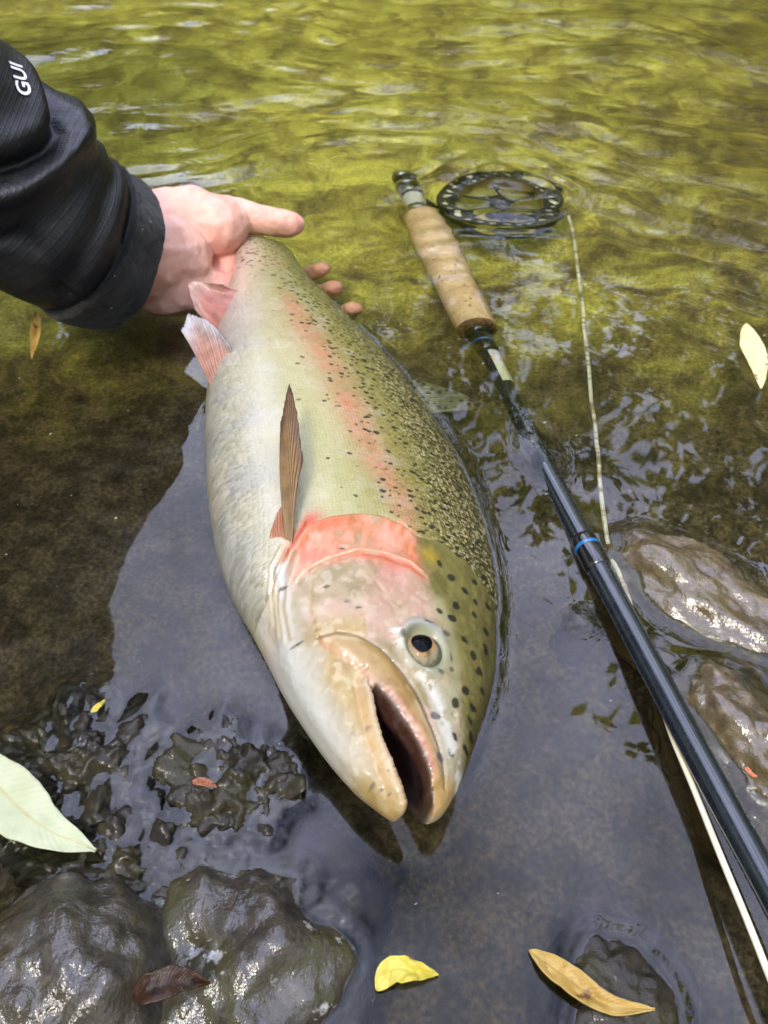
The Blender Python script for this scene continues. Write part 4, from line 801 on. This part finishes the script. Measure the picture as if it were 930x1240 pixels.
def rock(name, label, px, py, top, size, rz, seed, matx, amp=.16, fine=.0016, sub=6, tilt=0., flat=.25):
    bm = bmesh.new(); bmesh.ops.create_icosphere(bm, subdivisions=sub, radius=1); me = bpy.data.meshes.new('r'); bm.to_mesh(me); bm.free()
    X = coords(me); n = X/np.linalg.norm(X, axis=1, keepdims=True)
    r = 1 + amp*fbm(n*1.3+seed*7.1, 3, seed) + (.35 if flat > .7 else .12)*amp*fbm(n*4.2+seed*3.3, 3, seed+1)
    X = n*r[:, None]; X[:, 2] = np.where(X[:, 2] > .55, .55+(X[:, 2]-.55)*(1-flat), X[:, 2])
    S = np.array(size); X = X*S
    fine = fine if flat > .7 else fine*.45
    X = X + n*(fine*fbm(X*125+seed, 5, seed+2, .62) + .6*fine*(1-2*abs(vnoise(X*60+seed, seed+3))))[:, None]
    c, s = math.cos(rz), math.sin(rz); ct, st = math.cos(tilt), math.sin(tilt)
    X = X@np.array([[ct, 0, -st], [0, 1, 0], [st, 0, ct]]); X = X@np.array([[c, s, 0], [-s, c, 0], [0, 0, 1]])
    X[:, 2] += -X[:, 2].max(); setco(me, X)
    o = link(name, me, matx); p = P(px, py, top) if top >= 0 else PU(px, py, top); o.location = (p[0], p[1], top)
    CONTACT.append(X+np.array(o.location)); return tag(o, label, 'rock')
RK_GREY = rock_mat('rock_grey', (.020, .015, .009), (.058, .047, .034), (.12, .10, .08), (.040, .030, .009), .8, .8)
RK_DARK = rock_mat('rock_dark', (.009, .007, .004), (.022, .016, .008), (.042, .032, .015), (.030, .025, .006), .25, .9)
RK_TAN = rock_mat('rock_tan', (.04, .025, .011), (.12, .085, .043), (.22, .175, .11), (.085, .062, .016), .9, .55)
RK_PALE = rock_mat('rock_pale', (.020, .015, .009), (.056, .045, .031), (.12, .10, .076), (.042, .037, .008), .7, .6, (.42, .41, .38))
rock('rock', 'bare dark grey-brown wet boulder beside the mossy rock', 48, 1190, .026, (.038, .038, .050), .3, 3, RK_GREY, .14, .0016)
rock('rock', 'mossy grey rock with white patches and a dead brown leaf', 268, 1158, .014, (.041, .042, .045), .8, 5, RK_PALE, .20, .0016)
rock('rock', 'green-brown sunken flank of rock joining the mossy rock', 340, 1105, .0025, (.040, .028, .035), .5, 8, RK_DARK, .2, .002)
rock('rock', 'dark wet rock awash under the pale green leaf', 88, 912, .0070, (.036, .030, .040), .2, 12, RK_DARK, .22, .0042, flat=.85)
rock('rock', 'dark broken rock awash between the pale leaf and the mossy rock', 150, 1032, .0064, (.038, .022, .040), -.2, 15, RK_DARK, .24, .0044, flat=.88)
rock('rock', 'dark rock awash beside the jaw of the fish', 285, 935, .0068, (.031, .024, .040), -.5, 19, RK_DARK, .24, .0038, flat=.88)
rock('rock', 'small sunken green rock under the curled yellow leaf', 768, 1200, .0042, (.026, .024, .040), .4, 22, RK_DARK, .18, .0016, flat=.6)
rock('rock', 'long grey-brown wet boulder lying beside the rod', 862, 702, .0105, (.062, .030, .060), -.75, 26, RK_TAN, .16, .0014, tilt=.0, flat=.5)
rock('rock', 'brown wet boulder with an orange bud scale beside the rod', 925, 885, .0115, (.026, .042, .050), .35, 29, RK_TAN, .16, .0018, flat=.5)
rock('rock', 'little algae-covered stone just breaking the surface near the rod', 705, 748, .0006, (.010, .008, .030), .2, 33, RK_DARK, .2, .0012, sub=5, flat=.8)

# ================================================================== LEAVES AND BITS
def leaf_mat(name, a, b_, blot=None, rough=.45, rib=None):
    m_, t, b = mat(name, rough=rough, spec=.45); sx = nn(t, 'ShaderNodeSeparateXYZ'); t.links.new(attr(t, 'leaf_uv').outputs['Vector'], sx.inputs[0])
    c = mixc(t, ramp(t, noise(t, objco(t), 120, 5), [(.35, (0,)*3), (.65, (1,)*3)]), tuple(a), tuple(b_))
    if blot is not None: c = mixc(t, ramp(t, noise(t, objco(t), 150, 4, .6), [(.58, (0,)*3), (.66, (.9,)*3)]), c, tuple(blot))
    ab = math_(t, 'ABSOLUTE', sx.outputs[1]); c = mixc(t, ramp(t, ab, [(.02, (.7,)*3), (.09, (0,)*3)]), c, tuple(rib if rib is not None else np.asarray(a)*.75))
    ve = math_(t, 'SINE', math_(t, 'MULTIPLY', math_(t, 'SUBTRACT', sx.outputs[0], math_(t, 'MULTIPLY', ab, .12)), 150.)); t.links.new(c, b.inputs['Base Color'])
    tr = nn(t, 'ShaderNodeBsdfTranslucent'); t.links.new(c, tr.inputs[0]); ms = nn(t, 'ShaderNodeMixShader', _Fac=.25)
    t.links.new(b.outputs[0], ms.inputs[1]); t.links.new(tr.outputs[0], ms.inputs[2]); t.links.new(ms.outputs[0], t.nodes['Material Output'].inputs[0])
    bump(t, b, ve, .12, .0004); return m_
def leaf(name, label, mid, width, matx, fold=.25, cup=.0, cat='leaf', seed=1, skew=0., roll=0.):
    """mid: midrib points (px, py, z) from stalk to tip; width in metres"""
    L = spline([PW(*p) for p in mid], 60); t_, a, b_ = frames(L); up = np.array([0, 0, 1.]); sd = np.cross(t_, up); sd /= np.linalg.norm(sd, axis=1, keepdims=True); nu = np.cross(sd, t_)
    sd, nu = sd*math.cos(roll)+nu*math.sin(roll), nu*math.cos(roll)-sd*math.sin(roll)
    f = np.linspace(0, 1, 60); w = width/2*(np.sin(math.pi*f**(.85+skew))**.8)*(1-.25*f); w = np.maximum(w*(1+.06*fbm(np.stack([f*9, 0*f, 0*f], -1), 2, seed)), width*.03)
    j = np.linspace(-1, 1, 21); X = L[:, None]+sd[:, None]*(w[:, None]*j)[..., None]+nu[:, None]*(fold*w[:, None]*abs(j)**1.3 - cup*w[:, None]*j**2 + .0006*fbm(np.stack(np.broadcast_arrays(f[:, None]*8, j*1.5, 0*f[:, None]), -1), 2, seed+3))[..., None]
    me = gridmesh(X); setvec(me, np.stack(np.broadcast_arrays(f[:, None], j[None], 0*f[:, None]), -1).reshape(-1, 3), 'leaf_uv')
    o = link(name, me, matx); s_ = o.modifiers.new('s', 'SOLIDIFY'); s_.thickness = .0004; s_.offset = 0
    return tag(o, label, cat)
L_PALE = leaf_mat('leaf_pale', lin(188, 196, 158), lin(200, 206, 172), rib=lin(190, 180, 130)); L_YEL = leaf_mat('leaf_yellow', lin(206, 192, 66), lin(218, 206, 104), lin(150, 122, 44))
L_TAN = leaf_mat('leaf_tan', lin(180, 146, 74), lin(200, 172, 96), lin(92, 60, 28)); L_BRN = leaf_mat('leaf_brown', lin(50, 34, 22), lin(70, 46, 28), lin(30, 20, 14)); L_CREAM = leaf_mat('leaf_cream', lin(226, 216, 158), lin(234, 226, 172), lin(150, 110, 90))
leaf('leaf', 'pale green willow leaf lying on the dark wet rocks', [(-45, 905, .010), (0, 955, .010), (50, 1000, .010), (116, 1030, .007)], .021, L_PALE, .10, seed=4)
leaf('leaf', 'small folded bright yellow leaf floating on calm water', [(456, 1199, .0015), (474, 1176, .003), (500, 1176, .004), (531, 1180, .002)], .0085, L_YEL, .5, seed=7)
leaf('leaf', 'long curled yellow-brown leaf floating over the small sunken rock', [(641, 1150, .0005), (680, 1180, .003), (735, 1216, .004), (793, 1222, .006)], .0085, L_TAN, .55, seed=9)
leaf('leaf', 'pale yellow leaf drifting on rippled brown water', [(904, 392, .002), (910, 420, .003), (918, 445, .003), (922, 470, .001)], .016, L_CREAM, .2, seed=12)
leaf('leaf', 'withered tan leaf hanging at the water under the black sleeve', [(44, 378, .012), (45, 395, .008), (43, 415, .004), (38, 434, .002)], .0075, L_TAN, .5, seed=14)
leaf('leaf', 'dead dark brown leaf curled on the mossy grey rock', [(160, 1205, .016), (188, 1196, .019), (220, 1187, .018), (254, 1190, .015)], .0095, L_BRN, .45, seed=17)
leaf('leaf', 'tiny yellow leaf scrap on the edge of the dark rock', [(111, 862, .004), (119, 856, .005), (128, 848, .004)], .0028, L_YEL, .2, seed=19)
leaf('bud_scale', 'small reddish bud scale on the rock beside the jaw', [(233, 947, .005), (248, 948, .006), (263, 953, .005)], .0034, leaf_mat('bud', lin(150, 92, 66), lin(176, 126, 98)), .5, 0, 'bud scale', 21)
leaf('bud_scale', 'small orange curled bud scale on the brown boulder', [(902, 930, .014), (908, 936, .015), (917, 941, .014)], .0022, leaf_mat('bud2', lin(206, 120, 84), lin(220, 150, 110)), .5, 0, 'bud scale', 23)
leaf('leaf', 'slender yellow leaf tucked under the curled yellow-brown leaf', [(716, 1222, -.001), (735, 1234, .001), (760, 1244, .001)], .004, L_YEL, .3, seed=25)

# tiny flecks drifting on the surface
def build_flecks():
    V = []; F = []; r = np.random.default_rng(3)
    for k in range(150):
        x, y = r.uniform(-.22, .26), r.uniform(.07, .72); sz = .00035 + .0009*r.random()**3; z = .00045 + float(water_level(np.array(x), np.array(y))); a = r.uniform(0, 6.28); el = r.uniform(.25, .8)
        n0 = len(V); e1 = np.array([math.cos(a), math.sin(a), .15]); e2 = np.array([-math.sin(a), math.cos(a), .1])*el; c = np.array([x, y, z])
        V += [c-e1*sz, c+e2*sz, c+e1*sz*.9, c-e2*sz, c+np.array([0, 0, sz*.5])]; F += [(n0, n0+1, n0+4), (n0+1, n0+2, n0+4), (n0+2, n0+3, n0+4), (n0+3, n0, n0+4)]
    m_, t, b = mat('fleck', (.5, .47, .40), rough=.7); t.links.new(ramp(t, noise(t, geoco(t), 60, 2), [(.4, (.10, .075, .04)), (.55, (.6, .58, .52))]), b.inputs['Base Color'])
    tag(link('debris', mesh(V, F), m_, smooth=False), 'tiny pale flecks drifting on the calm water', 'debris', kind='stuff')
build_flecks()


# ---- the water sheet itself, after every thing that touches it
for f_ in WATER_DENTS: WZ = WZ + f_(WX, WY)
from mathutils import kdtree                         # the surface creeps up whatever stands in it
ring = np.concatenate([k[abs(k[:, 2]) < .0007] for k in CONTACT]); ring = ring[np.linalg.norm(ring[:, :2]-[0, .3], axis=1) < .6]
kd = kdtree.KDTree(len(ring))
for i, p_ in enumerate(ring): kd.insert((p_[0], p_[1], 0), i)
kd.balance(); near = np.zeros(WX.shape)
for i, j in np.argwhere((abs(WX) < .32) & (WY > .03) & (WY < .6)):
    dd = kd.find((WX[i, j], WY[i, j], 0))[2]
    if dd < .014: near[i, j] = .0011*math.exp(-dd/.0028)
WZ = WZ + near
water = structure(link('water', gridmesh(np.stack([WX, WY, WZ], -1)), wat), 'clear shallow river water, calm in front and rippled beyond')
